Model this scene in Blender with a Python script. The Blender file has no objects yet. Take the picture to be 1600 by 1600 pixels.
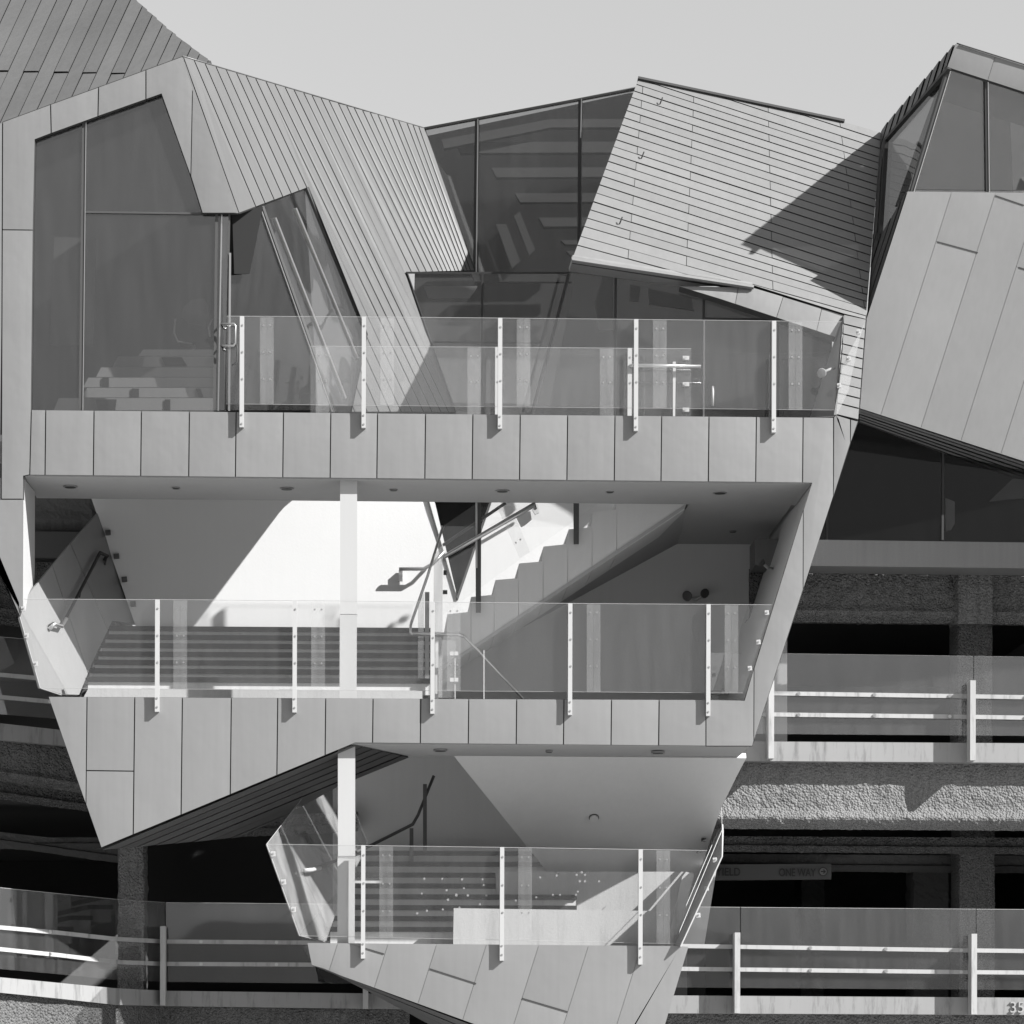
import bpy, bmesh, math, random
from mathutils import Vector, noise
random.seed(7)
R = math.radians
# ------------------------------------------------------------------ camera, sky, sun, exposure
SC = bpy.context.scene
COL = SC.collection
F, HZ, D = 5200.0, 1714.0, 40.0            # focal length and horizon in photo pixels (1600 wide), metres to the facade
PSI = math.atan(0.0465)
FW = Vector((math.sin(PSI), math.cos(PSI), 0)); RT = Vector((math.cos(PSI), -math.sin(PSI), 0)); UPV = Vector((0, 0, 1))
CAM = Vector((-D*math.sin(PSI), -D*math.cos(PSI), 1.6))
cd = bpy.data.cameras.new('camera'); cam = bpy.data.objects.new('camera', cd); COL.objects.link(cam)
cam.location = CAM; cam.rotation_euler = (R(90), 0, -PSI)
cd.sensor_width = 36; cd.lens = 36*F/1600; cd.shift_y = (HZ-800)/1600; cd.clip_start = .5; cd.clip_end = 6000
SC.camera = cam
SUNV = Vector((1.75, -1.0, 1.50)).normalized()          # towards the sun
EL = math.asin(SUNV.z); AZ = math.atan2(SUNV.x, SUNV.y)
w = bpy.data.worlds.new('World'); SC.world = w; w.use_nodes = True
nt = w.node_tree; nt.nodes.clear()
sky = nt.nodes.new('ShaderNodeTexSky'); sky.sky_type = 'NISHITA'; sky.sun_disc = False
sky.sun_elevation = EL; sky.sun_rotation = AZ; sky.air_density = 2.0; sky.dust_density = 0.0; sky.ozone_density = 1.0
bw = nt.nodes.new('ShaderNodeSeparateColor'); bg = nt.nodes.new('ShaderNodeBackground'); wo = nt.nodes.new('ShaderNodeOutputWorld')   # black and white film of a blue sky
bg.inputs['Strength'].default_value = .0505
nt.links.new(sky.outputs[0], bw.inputs[0]); nt.links.new(bw.outputs[2], bg.inputs['Color']); nt.links.new(bg.outputs[0], wo.inputs[0])
sd = bpy.data.lights.new('sun', 'SUN'); sd.energy = 5.0; sd.angle = R(.53); sd.color = (1, .995, .985)
so = bpy.data.objects.new('sun', sd); COL.objects.link(so); so.location = (20, -20, 40)
so.rotation_euler = (-SUNV).to_track_quat('-Z', 'Y').to_euler()
SC.view_settings.view_transform = 'Standard'; SC.view_settings.look = 'None'
SC.view_settings.exposure = 1.4; SC.view_settings.gamma = 1; SC.view_settings.use_curve_mapping = False
SC.render.engine = 'CYCLES'
SC.cycles.max_bounces = 10; SC.cycles.transparent_max_bounces = 24; SC.cycles.diffuse_bounces = 5

# ------------------------------------------------------------------ unprojection
def ray(px, py): return (FW + RT*((px-800)/F) + UPV*((HZ-py)/F))
def U(px, py, y):
    d = ray(px, py); t = (y-CAM.y)/d.y
    return CAM + d*t
def UP(px, py, pl):
    if isinstance(pl, Surf): return U(px, py, pl.f(px, py)+pl.off)
    d = ray(px, py); t = (pl[0]-CAM).dot(pl[1])/d.dot(pl[1])
    return CAM + d*t
class Surf:
    """a gently warped wall: depth given as a function over the elevation"""
    def __init__(self, f, off=0.): self.f = f; self.off = off
    def __getitem__(self, i): return Vector((0, -1, 0))
def plane3(a, b, c):
    n = (b-a).cross(c-a).normalized()
    if n.dot(CAM-a) < 0: n = -n
    return (a, n)
def PY(y): return (Vector((0, y, 0)), Vector((0, -1, 0)))
def proj(p):
    v = p-CAM; z = v.dot(FW)
    return (800+F*v.dot(RT)/z, HZ-F*v.z/z)
def back(pl, d):
    if isinstance(pl, Surf): return Surf(pl.f, pl.off+d)
    return (pl[0]-pl[1]*d, pl[1])

# ------------------------------------------------------------------ materials
MATS = {}
def nmat(name, col, rough=.6, metal=0., spec=.5, var=0., streak=0., speck=0., bump=0., bscale=8., bump2=0., b2scale=40., stain=0., pebble=0.):
    m = bpy.data.materials.new(name); m.use_nodes = True; t = m.node_tree; N = t.nodes; L = t.links
    b = N['Principled BSDF']; b.inputs['Roughness'].default_value = rough; b.inputs['Metallic'].default_value = metal
    b.inputs['Specular IOR Level'].default_value = spec
    geo = N.new('ShaderNodeNewGeometry')
    val = N.new('ShaderNodeValue'); val.outputs[0].default_value = col
    cur = val.outputs[0]
    def mul(a, fac_socket, amt):               # a * (1 + (f-.5)*2*amt)
        mm = N.new('ShaderNodeMath'); mm.operation = 'MULTIPLY_ADD'; L.new(fac_socket, mm.inputs[0])
        mm.inputs[1].default_value = 2*amt; mm.inputs[2].default_value = 1-amt
        r = N.new('ShaderNodeMath'); r.operation = 'MULTIPLY'; L.new(a, r.inputs[0]); L.new(mm.outputs[0], r.inputs[1])
        return r.outputs[0]
    def noi(scale, det=3., vec=(1, 1, 1), rgh=.55):
        mp = N.new('ShaderNodeMapping'); mp.inputs['Scale'].default_value = vec; L.new(geo.outputs['Position'], mp.inputs[0])
        n = N.new('ShaderNodeTexNoise'); n.inputs['Scale'].default_value = scale; n.inputs['Detail'].default_value = det
        n.inputs['Roughness'].default_value = rgh; L.new(mp.outputs[0], n.inputs['Vector'])
        return n.outputs['Fac']
    if var:
        oi = N.new('ShaderNodeObjectInfo'); cur = mul(cur, oi.outputs['Random'], var)
    if streak:
        cur = mul(cur, noi(1., 4, (14, 14, .7)), streak); cur = mul(cur, noi(.9, 2), streak*1.2)
    if speck: cur = mul(cur, noi(60, 5), speck)
    if stain:
        f = noi(1., 6, (9, 9, 1.3), .7); rp = N.new('ShaderNodeMapRange'); rp.inputs[1].default_value = .52; rp.inputs[2].default_value = .72
        rp.inputs[3].default_value = 1; rp.inputs[4].default_value = 1-stain; L.new(f, rp.inputs[0])
        r = N.new('ShaderNodeMath'); r.operation = 'MULTIPLY'; L.new(cur, r.inputs[0]); L.new(rp.outputs[0], r.inputs[1]); cur = r.outputs[0]
    cb = N.new('ShaderNodeCombineColor')
    for i in range(3): L.new(cur, cb.inputs[i])
    L.new(cb.outputs[0], b.inputs['Base Color'])
    nrm = None
    if bump:
        bp = N.new('ShaderNodeBump'); bp.inputs['Strength'].default_value = 1.; bp.inputs['Distance'].default_value = bump
        L.new(noi(bscale, 3), bp.inputs['Height']); nrm = bp.outputs[0]
    if bump2:
        bp = N.new('ShaderNodeBump'); bp.inputs['Strength'].default_value = 1.; bp.inputs['Distance'].default_value = bump2
        L.new(noi(b2scale, 6, rgh=.7), bp.inputs['Height'])
        if nrm: L.new(nrm, bp.inputs['Normal'])
        nrm = bp.outputs[0]
    if pebble:                                   # exposed aggregate: rounded stones with dark pits between
        vo = N.new('ShaderNodeTexVoronoi'); vo.inputs['Scale'].default_value = 34; vo.inputs['Randomness'].default_value = 1; L.new(geo.outputs['Position'], vo.inputs['Vector'])
        bp = N.new('ShaderNodeBump'); bp.invert = True; bp.inputs['Strength'].default_value = 1.; bp.inputs['Distance'].default_value = pebble
        L.new(vo.outputs['Distance'], bp.inputs['Height'])
        if nrm: L.new(nrm, bp.inputs['Normal'])
        nrm = bp.outputs[0]
    if nrm: L.new(nrm, b.inputs['Normal'])
    MATS[name] = m
    return m
nmat('zinc', 0.188, .47, .35, .45, var=.06, streak=.08, bump=.011, bscale=1.7)
nmat('zinc_light', 0.194, .47, .35, .45, var=.04, streak=.07, bump=.009, bscale=1.6)
nmat('zinc_bay', 0.205, .5, .3, .4, var=.03, streak=.06, bump=.008, bscale=1.5)
nmat('siding_rear', 0.1312, .45, .35, .4, var=.10, streak=.14, speck=.15, bump=.004, bscale=3)
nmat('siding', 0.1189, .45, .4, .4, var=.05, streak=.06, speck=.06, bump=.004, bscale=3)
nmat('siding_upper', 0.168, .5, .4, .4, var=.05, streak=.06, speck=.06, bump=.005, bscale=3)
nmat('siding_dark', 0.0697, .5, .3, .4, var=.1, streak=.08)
nmat('backing', 0.0246, .8)
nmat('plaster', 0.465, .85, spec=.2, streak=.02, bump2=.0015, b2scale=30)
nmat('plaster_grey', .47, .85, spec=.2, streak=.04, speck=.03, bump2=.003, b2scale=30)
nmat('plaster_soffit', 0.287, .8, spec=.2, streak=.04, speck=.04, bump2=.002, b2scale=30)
nmat('concrete_smooth', 0.2706, .85, spec=.2, streak=.08, speck=.1, stain=.15, bump2=.003, b2scale=30)
nmat('concrete_step', 0.369, .85, spec=.2, streak=.12, speck=.1, stain=.2)
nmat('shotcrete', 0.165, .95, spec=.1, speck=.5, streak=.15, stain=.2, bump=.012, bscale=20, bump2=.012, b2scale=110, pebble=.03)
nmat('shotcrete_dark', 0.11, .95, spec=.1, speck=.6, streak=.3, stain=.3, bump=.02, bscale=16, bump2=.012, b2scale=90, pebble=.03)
nmat('zinc_hood', .17, .75, 0, .3, var=.03, streak=.06, bump=.006, bscale=1.5)
nmat('soffit_bounce', .46, .8, spec=.2, streak=.04, speck=.03, bump2=.002, b2scale=30)  # soffit plaster lightened, bounced light put into its colour
nmat('curb_white', 0.205, .75, spec=.2, streak=.06, stain=.5)
nmat('white_steel', 0.328, .4, spec=.4, streak=.03)
nmat('white_steel_worn', 0.2952, .55, spec=.3, streak=.1, stain=.5)
nmat('stainless', 0.451, .28, .9, .5)
nmat('dark_steel', 0.0328, .6, 0, .2)
nmat('mullion', 0.0574, .5, .1, .3)
nmat('nosing_shade', 0.0205, .8, spec=.1)
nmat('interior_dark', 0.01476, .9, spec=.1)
nmat('room_black', .005, .95, spec=.05)  # black stands in for shade on the room wall under the wing
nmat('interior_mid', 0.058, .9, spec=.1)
nmat('interior_light', 0.205, .8, spec=.1)
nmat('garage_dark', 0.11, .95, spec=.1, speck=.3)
nmat('asphalt', .05, .9, speck=.3)
nmat('pavement', .32, .9, speck=.15)
nmat('hill', .035, .95, streak=.3)
nmat('sign_face', 0.082, .6)
nmat('lettering', 0.0246, .6)
nmat('numeral', 0.246, .7)
nmat('lamp_glass', 0.451, .3)

def glassmat(name, refl, film, filmcol=.5, tint=1., rough=.02, bump=0., bs=1.2, streak=True):
    m = bpy.data.materials.new(name); m.use_nodes = True; t = m.node_tree; N = t.nodes; L = t.links; N.clear()
    out = N.new('ShaderNodeOutputMaterial'); tr = N.new('ShaderNodeBsdfTransparent'); gl = N.new('ShaderNodeBsdfGlossy'); df = N.new('ShaderNodeBsdfDiffuse')
    tr.inputs[0].default_value = (tint,)*3+(1,); gl.inputs[0].default_value = (1, 1, 1, 1); gl.inputs['Roughness'].default_value = rough
    df.inputs[0].default_value = (filmcol,)*3+(1,)
    a = N.new('ShaderNodeMixShader'); b = N.new('ShaderNodeMixShader')
    geo = N.new('ShaderNodeNewGeometry')
    if streak:
        mp = N.new('ShaderNodeMapping'); mp.inputs['Scale'].default_value = (6, 6, .8); L.new(geo.outputs['Position'], mp.inputs[0])
        n = N.new('ShaderNodeTexNoise'); n.inputs['Scale'].default_value = 1.5; n.inputs['Detail'].default_value = 6; L.new(mp.outputs[0], n.inputs['Vector'])
        mr = N.new('ShaderNodeMapRange'); mr.inputs[1].default_value = .3; mr.inputs[2].default_value = .75; mr.inputs[3].default_value = film*.6; mr.inputs[4].default_value = film*1.5
        L.new(n.outputs['Fac'], mr.inputs[0]); L.new(mr.outputs[0], a.inputs[0])
    else: a.inputs[0].default_value = film
    b.inputs[0].default_value = refl
    L.new(tr.outputs[0], a.inputs[1]); L.new(df.outputs[0], a.inputs[2])
    L.new(a.outputs[0], b.inputs[1]); L.new(gl.outputs[0], b.inputs[2]); L.new(b.outputs[0], out.inputs[0])
    if bump:
        n2 = N.new('ShaderNodeTexNoise'); n2.inputs['Scale'].default_value = bs; n2.inputs['Detail'].default_value = 1; L.new(geo.outputs['Position'], n2.inputs['Vector'])
        bp = N.new('ShaderNodeBump'); bp.inputs['Strength'].default_value = 1; bp.inputs['Distance'].default_value = bump
        L.new(n2.outputs['Fac'], bp.inputs['Height']); L.new(bp.outputs[0], gl.inputs['Normal'])
    MATS[name] = m
glassmat('glass_guard', .043, .022, .35)
glassmat('glass_splice', .06, .06, .4)
glassmat('glass_garage', .085, .03, .35, bump=.004, bs=.7)
glassmat('glass_side', .1, .2, .4)
glassmat('glass_window', .088, .02, .35, tint=.6, bump=.003, bs=.6)
glassmat('glass_upper', .09, .055, .35, tint=.7, bump=.004, bs=.6)
glassmat('glass_curtain', .06, .03, .35, tint=1., bump=.004, bs=.6)
glassmat('glass_bay', .16, .03, .35, tint=.5, bump=.02, bs=1.2)
glassmat('glass_smoked', .012, .006, .3, tint=.6)

# ------------------------------------------------------------------ object helpers
def tag(o, label=None, cat=None, group=None, kind=None):
    if label: o['label'] = label
    if cat: o['category'] = cat
    if group: o['group'] = group
    if kind: o['kind'] = kind
    return o
def thing(name, loc, label, cat, group=None):
    o = bpy.data.objects.new(name, None); COL.objects.link(o); o.location = loc; o.empty_display_size = .3
    return tag(o, label, cat, group)
def origin(p):
    v = Vector((0, 0, 0))
    while p is not None: v = v+p.location; p = p.parent
    return v
def mesh_obj(name, verts, faces, mat, parent=None, smooth=False, recalc=True, loc=None):
    """verts in world space; the object's origin is put at the middle of its base"""
    verts = [Vector(v) for v in verts]
    if loc is None:
        xs = [v.x for v in verts]; ys = [v.y for v in verts]; zs = [v.z for v in verts]
        loc = Vector(((min(xs)+max(xs))/2, (min(ys)+max(ys))/2, min(zs)))
    me = bpy.data.meshes.new(name); me.from_pydata([v-loc for v in verts], [], faces)
    if recalc:
        bm = bmesh.new(); bm.from_mesh(me); bmesh.ops.recalc_face_normals(bm, faces=bm.faces); bm.to_mesh(me); bm.free()
    me.materials.append(MATS[mat])
    if smooth:
        for p in me.polygons: p.use_smooth = True
    o = bpy.data.objects.new(name, me); COL.objects.link(o)
    o.location = loc - (origin(parent) if parent else Vector((0, 0, 0)))
    if parent: o.parent = parent
    return o
def solid(name, front, offs, mat, parent=None):
    """closed prism: front loop of world points, swept by offs (vector or list of points)"""
    n = len(front)
    bk = [p+offs for p in front] if isinstance(offs, Vector) else offs
    faces = [list(range(n)), list(range(2*n-1, n-1, -1))]
    for i in range(n): j = (i+1) % n; faces.append([i, i+n, j+n, j])
    return mesh_obj(name, list(front)+list(bk), faces, mat, parent)
def box(name, x0, x1, y0, y1, z0, z1, mat, parent=None):
    f = [Vector((x0, y0, z0)), Vector((x1, y0, z0)), Vector((x1, y0, z1)), Vector((x0, y0, z1))]
    return solid(name, f, Vector((0, y1-y0, 0)), mat, parent)
def slab(name, poly, pl, thick, mat, parent=None, along=None):
    """photo-pixel polygon lying on plane pl, given thickness behind the plane"""
    f = [UP(x, y, pl) for x, y in poly]
    return solid(name, f, (along if along is not None else -pl[1]*thick), mat, parent)
def tube_mesh(pts, r, n=8):
    pts = [Vector(p) for p in pts]; V = []; Fc = []
    prev = None
    for i, p in enumerate(pts):
        if i == 0: d = pts[1]-p
        elif i == len(pts)-1: d = p-pts[i-1]
        else: d = (pts[i+1]-p).normalized()+(p-pts[i-1]).normalized()
        d.normalize()
        a = prev if prev else (Vector((0, 0, 1)) if abs(d.z) < .9 else Vector((1, 0, 0)))
        u = (a-d*a.dot(d)).normalized(); v = d.cross(u); prev = u
        k = 1.
        if 0 < i < len(pts)-1:
            c = d.dot((pts[i+1]-p).normalized()); k = min(1.6, 1/max(c, .5))
        for j in range(n):
            t = 2*math.pi*j/n; V.append(p+(u*math.cos(t)+v*math.sin(t))*r*k)
    for i in range(len(pts)-1):
        for j in range(n):
            a = i*n+j; b = i*n+(j+1) % n; Fc.append([a, b, b+n, a+n])
    Fc.append(list(range(n-1, -1, -1))); Fc.append([len(V)-n+j for j in range(n)])
    return V, Fc
def tube(name, pts, r, mat, parent=None, n=8):
    V, Fc = tube_mesh(pts, r, n)
    return mesh_obj(name, V, Fc, mat, parent, smooth=(n > 6))
def multi_boxes(name, boxes, mat, parent=None):
    V = []; Fc = []
    for (x0, x1, y0, y1, z0, z1) in boxes:
        k = len(V); V += [(x0,y0,z0),(x1,y0,z0),(x1,y0,z1),(x0,y0,z1),(x0,y1,z0),(x1,y1,z0),(x1,y1,z1),(x0,y1,z1)]
        Fc += [[k+a for a in f] for f in ((0,1,2,3),(7,6,5,4),(0,4,5,1),(1,5,6,2),(2,6,7,3),(3,7,4,0))]
    return mesh_obj(name, V, Fc, mat, parent)

def inset(poly, g):
    n = len(poly); A = sum(poly[i][0]*poly[(i+1)%n][1]-poly[(i+1)%n][0]*poly[i][1] for i in range(n))
    s = 1 if A > 0 else -1; out = []
    for i in range(n):
        p0, p1, p2 = poly[i-1], poly[i], poly[(i+1) % n]
        e1 = Vector((p1[0]-p0[0], p1[1]-p0[1])); e2 = Vector((p2[0]-p1[0], p2[1]-p1[1]))
        if e1.length < 1e-6 or e2.length < 1e-6: out.append(p1); continue
        e1.normalize(); e2.normalize()
        n1 = Vector((-e1.y, e1.x))*s; n2 = Vector((-e2.y, e2.x))*s
        b = n1+n2
        if b.length < .2: b = n1*1.
        b.normalize(); k = min(1/max(b.dot(n1), .3), 3.)
        out.append((p1[0]+b.x*g*k, p1[1]+b.y*g*k))
    return out
def area(poly):
    n = len(poly); return abs(sum(poly[i][0]*poly[(i+1)%n][1]-poly[(i+1)%n][0]*poly[i][1] for i in range(n)))/2
def cut(poly, lines):
    """split a photo-pixel polygon by infinite lines; partial lines carry a test (cx,cy)->bool for the pieces to cut"""
    bm = bmesh.new(); bm.faces.new([bm.verts.new((x, y, 0)) for x, y in poly])
    for ln in lines:
        (x0, y0), (x1, y1) = ln[0], ln[1]
        no = Vector((y1-y0, -(x1-x0), 0)).normalized()
        fs = list(bm.faces)
        if len(ln) > 2:
            fs = [f for f in fs if ln[2](*f.calc_center_median()[:2])]
        if not fs: continue
        g = set(fs)
        for f in fs: g.update(f.edges); g.update(f.verts)
        bmesh.ops.bisect_plane(bm, geom=list(g), plane_co=(x0, y0, 0), plane_no=no, dist=1e-4)
    out = []
    for f in bm.faces:
        pp = []
        vs = [(v.co.x, v.co.y) for v in f.verts]; n = len(vs)
        for i in range(n):                                 # drop collinear points
            a, b, c = vs[i-1], vs[i], vs[(i+1) % n]
            cr = (b[0]-a[0])*(c[1]-b[1])-(b[1]-a[1])*(c[0]-b[0])
            if abs(cr) > .02*math.hypot(c[0]-a[0], c[1]-a[1]): pp.append(b)
        if len(pp) > 2 and area(pp) > 6: out.append(pp)
    bm.free(); return out
def panel_mesh(name, q, pl, thick, mat, parent, shift, pillow=.0035, rim=7.):
    """one sheet-metal panel: slightly dished front, square edges"""
    n = len(q); F0 = [UP(x, y, pl)+shift(x, y) for x, y in q]; B0 = [UP(x, y, back(pl, thick)) for x, y in q]
    per = sum(math.hypot(q[i][0]-q[i-1][0], q[i][1]-q[i-1][1]) for i in range(n))
    V = list(F0); Fc = []; sm = 0
    if pillow and 2*area(q)/per > rim*1.5:
        qi = inset(q, rim)
        if area(qi) > .2*area(q):
            nn = pl[1]; V += [UP(x, y, pl)+shift(x, y)+nn*pillow for x, y in qi]
            Fc += [[i, (i+1) % n, n+(i+1) % n, n+i] for i in range(n)]+[list(range(n, 2*n))]; sm = n+1
    if not sm: Fc.append(list(range(n))); sm = 1
    k = len(V); V += F0+B0
    Fc += [[k+i, k+n+i, k+n+(i+1) % n, k+(i+1) % n] for i in range(n)]+[list(range(k+2*n-1, k+n-1, -1))]
    o = mesh_obj(name, V, Fc, mat, parent, recalc=False)
    for p in o.data.polygons[:sm]: p.use_smooth = True
    return o
def cladding(part, root, poly, pl, lines, mat, gap=1.3, thick=.018, backd=.35, backmat='backing', name='panel', lap=None, proud=.012, jitter=.003, backoff=None):
    """a wall (part) carrying its separate panels (sub-parts)"""
    if isinstance(pl, Surf):                             # warped: the backing follows the boards
        V = []; Fc = []; pb = back(pl, thick+.012)
        for pc in cut(poly, lines):
            k = len(V); n_ = len(pc); V += [UP(x, y, pb) for x, y in pc]+[UP(x, y, pb)+Vector((0, backd, 0)) for x, y in pc]
            Fc += [list(range(k, k+n_)), list(range(k+2*n_-1, k+n_-1, -1))]+[[k+i, k+n_+i, k+n_+(i+1) % n_, k+(i+1) % n_] for i in range(n_)]
        wall = mesh_obj(part, V, Fc, backmat, root, recalc=False)
    else: wall = slab(part, inset(poly, .6), back(pl, thick+.012), backd, backmat, root, along=backoff)
    for pc in cut(poly, lines):
        q = inset(pc, gap/2)
        if area(q) < 5: continue
        if lap is None:
            sh = pl[1]*random.uniform(-jitter, jitter); tw = 1 if jitter else 0; tx = random.uniform(-1, 1)*.00006*tw; ty = random.uniform(-1, 1)*.00004*tw; cx0, cy0 = q[0]
            panel_mesh(name, q, pl, thick, mat, wall, lambda x, y: sh+pl[1]*((x-cx0)*tx+(y-cy0)*ty)); continue
        f = [UP(x, y, pl) for x, y in q]
        if lap is not None:                                 # one long edge stands proud like lapped boards
            tv = [x*lap[0]+y*lap[1] for x, y in q]; a, b = min(tv), max(tv)
            f = [p+pl[1]*(proud*(t-a)/max(b-a, 1e-5)) for p, t in zip(f, tv)]
        j = random.uniform(-jitter, jitter)
        f = [p+pl[1]*j for p in f]
        bk = [UP(x, y, back(pl, thick)) for x, y in q]
        solid(name, f, bk, mat, wall)
    return wall
def pane(name, poly, pl, mat, parent, thick=.012):
    return slab(name, poly, pl, thick, mat, parent)
def bar(name, a, b, wid, dep, pl, mat, parent, out=.02):
    """straight bar seen between two photo points on a plane, wid photo pixels wide"""
    dx, dy = b[0]-a[0], b[1]-a[1]; l = math.hypot(dx, dy); nx, ny = -dy/l*wid/2, dx/l*wid/2
    return slab(name, [(a[0]+nx, a[1]+ny), (b[0]+nx, b[1]+ny), (b[0]-nx, b[1]-ny), (a[0]-nx, a[1]-ny)], back(pl, -out), dep, mat, parent)

BOLT = None
def bolt(p, parent, r=.012, l=.005, mat='stainless', scale=1.):
    global BOLT
    if BOLT is None:
        V, Fc = tube_mesh([(0, 0, 0), (0, -l, 0)], r, 8)
        BOLT = bpy.data.meshes.new('bolt'); BOLT.from_pydata(V, [], Fc); BOLT.materials.append(MATS[mat])
    o = bpy.data.objects.new('bolt', BOLT); COL.objects.link(o); o.parent = parent; o.location = Vector(p)-origin(parent); o.scale = (scale,)*3
    return o

# ------------------------------------------------------------------ the ground and hills
gv = [(-1500, -1500, 0), (1500, -1500, 0), (1500, 1500, 0), (-1500, 1500, 0)]
tag(mesh_obj('ground', gv, [(0, 1, 2, 3)], 'asphalt', loc=Vector((0, 0, 0))), kind='structure')
tag(mesh_obj('pavement', [(-40, -45, .1), (40, -45, .1), (40, 3.2, .1), (-40, 3.2, .1), (-40, -45, -.1), (40, -45, -.1), (40, 3.2, -.1), (-40, 3.2, -.1)], [(0, 1, 2, 3), (0, 4, 5, 1), (1, 5, 6, 2), (3, 7, 4, 0)], 'pavement', loc=Vector((0, -20, 0))), kind='structure')
V = []; Fc = []; n = 160
for i in range(n+1):
    a = -math.pi*.98 + math.pi*.96*i/n
    h = 23+20*noise.noise(Vector((i*.16, 3.1, 0)))+3*noise.noise(Vector((i*.5, 9, 0)))
    for rr, hh in ((430, 0), (500, max(h, 3)), (560, max(h, 3)*.9), (640, 0)):
        V.append((rr*math.cos(a), rr*math.sin(a)-20, hh))
for i in range(n):
    for k in range(3): a = i*4+k; Fc.append([a, a+1, a+5, a+4])
tag(mesh_obj('hills', V, Fc, 'hill', smooth=True, loc=Vector((0, -20, 0))), kind='structure')

# ------------------------------------------------------------------ key depths
ZF3 = U(600, 646, 0).z; Z1 = U(600, 749, 0).z           # level 3 floor edge, soffit of deck 3
ZF2 = U(600, 1091, 0).z; Z2 = U(800, 1165, 0).z
ZF1 = U(800, 1476, 0).z
P0 = PY(0.)
bld = thing('angular_building', (0, 2, 0), 'metal clad angular building with glass terraces, filling the middle of the picture', 'building')

# --- front frame ----------------------------------------------------
front_gap = 1.75
vert = lambda x: ((x, 0), (x-1.2, 100))
# left gable frame, cut into its own panels
def panelled(part, root, polys, pl, mat, gap=1.7, backd=.05, thick=.018, jitter=.003):
    hull = polys[0]; wall = None
    for pc in polys:
        f = [UP(x, y, back(pl, thick+.012)) for x, y in inset(pc, .2)]
        if wall is None: wall = slab(part, inset(pc, .6), back(pl, thick+.012), backd, 'backing', root)
        else: slab('panel_backing', inset(pc, -.3), back(pl, thick+.014), backd, 'backing', wall)
        jt = random.uniform(-jitter, jitter)
        panel_mesh('panel', inset(pc, gap/2), pl, thick, mat, wall, lambda x, y: pl[1]*jt)
    return wall
panelled('gable_wall', bld, [
    [(-60, 213), (4, 190.5), (3, 500), (0, 780), (-60, 780)],
    [(4, 190.5), (79, 163), (80, 208.5), (55, 218), (52, 359.5), (3.5, 359)],
    [(3.5, 359), (52, 359.5), (49, 640), (46.5, 742), (37, 744), (37, 780), (2, 780)],
    [(79, 163), (154, 136), (153, 182), (80, 208.5)], [(154, 136), (228, 109), (228, 155.5), (153, 182)],
    [(228, 109), (285, 88), (301, 137), (298, 275), (252, 147), (228, 155.5)], [(301, 137), (372, 333), (316, 333), (298, 275)]], P0, 'zinc')
cladding('left_leg', bld, [(-60, 780), (37, 780), (36, 948), (31, 964), (-4, 885), (-60, 740)], P0, [], 'zinc', gap=front_gap, backd=.06)
xs = [71.5, 147, 221, 296, 369, 443, 517, 590, 665, 739, 813, 887, 961, 1034, 1108, 1182]
cladding('upper_fascia', bld, [(46.5, 742.6), (49, 640), (1255, 651.6), (1254, 754.5)], P0, [((x, 640), (x-1.2, 750)) for x in xs], 'zinc', gap=front_gap, backd=.02)
panelled('right_leg', bld, [
    [(1255, 651.6), (1302.5, 652), (1302.5, 775), (1255, 921), (1255, 797), (1268, 755), (1254, 754.6)],
    [(1302.5, 652), (1306, 648), (1329, 655), (1329, 692), (1302.5, 775)], [(1329, 655), (1341, 658), (1329, 692)],
    [(1255, 797), (1255, 921), (1178, 1157), (1178, 1044)], [(1178, 1044), (1178, 1157), (1176, 1166), (1103, 1166), (1103, 1093), (1163, 1094)]], P0, 'zinc', backd=.012)
# middle fascia
xs2 = [136, 210.6, 285, 361.5, 434, 509, 583, 657.6, 732.5, 807.4, 881.3, 955.6, 1030]
lin = [((x, 1088), (x-.8, 1160)) for x in xs2]+[((134, 1204), (208, 1205), lambda x, y: 137 < x < 210)]
cladding('middle_fascia', bld, [(75, 1088), (600, 1091), (1103, 1093), (1103, 1166), (555, 1161), (158, 1325)], P0, lin, 'zinc_light', gap=front_gap, backd=.02)
# lower fascia
s = -.315; lin = [((x, 1476), (x+s*100, 1576)) for x in (527, 606, 682, 760, 842, 920, 1003)]
def stripf(a, b): return lambda x, y: a < x-s*(y-1476) < b
lin += [((571, 1482), (600, 1490.6), stripf(527, 606)), ((672, 1514), (744, 1537), stripf(682, 760)), ((816, 1560), (887, 1581), stripf(842, 920)), ((560, 1626), (640, 1652), stripf(606, 682))]
cladding('lower_fascia', bld, [(480, 1473), (1060, 1478), (1076, 1479), (1010, 1698), (940, 1690), (740, 1600), (487, 1508)], P0, lin, 'zinc_light', gap=.6, backd=.02, backmat='zinc_light', jitter=0)
for a, b in (((571, 1482), (600, 1490.6)), ((672, 1514), (744, 1537)), ((816, 1560), (887, 1581))): bar('lap_joint', a, b, 2.0, .012, P0, 'backing', bld, out=.008)
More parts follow.
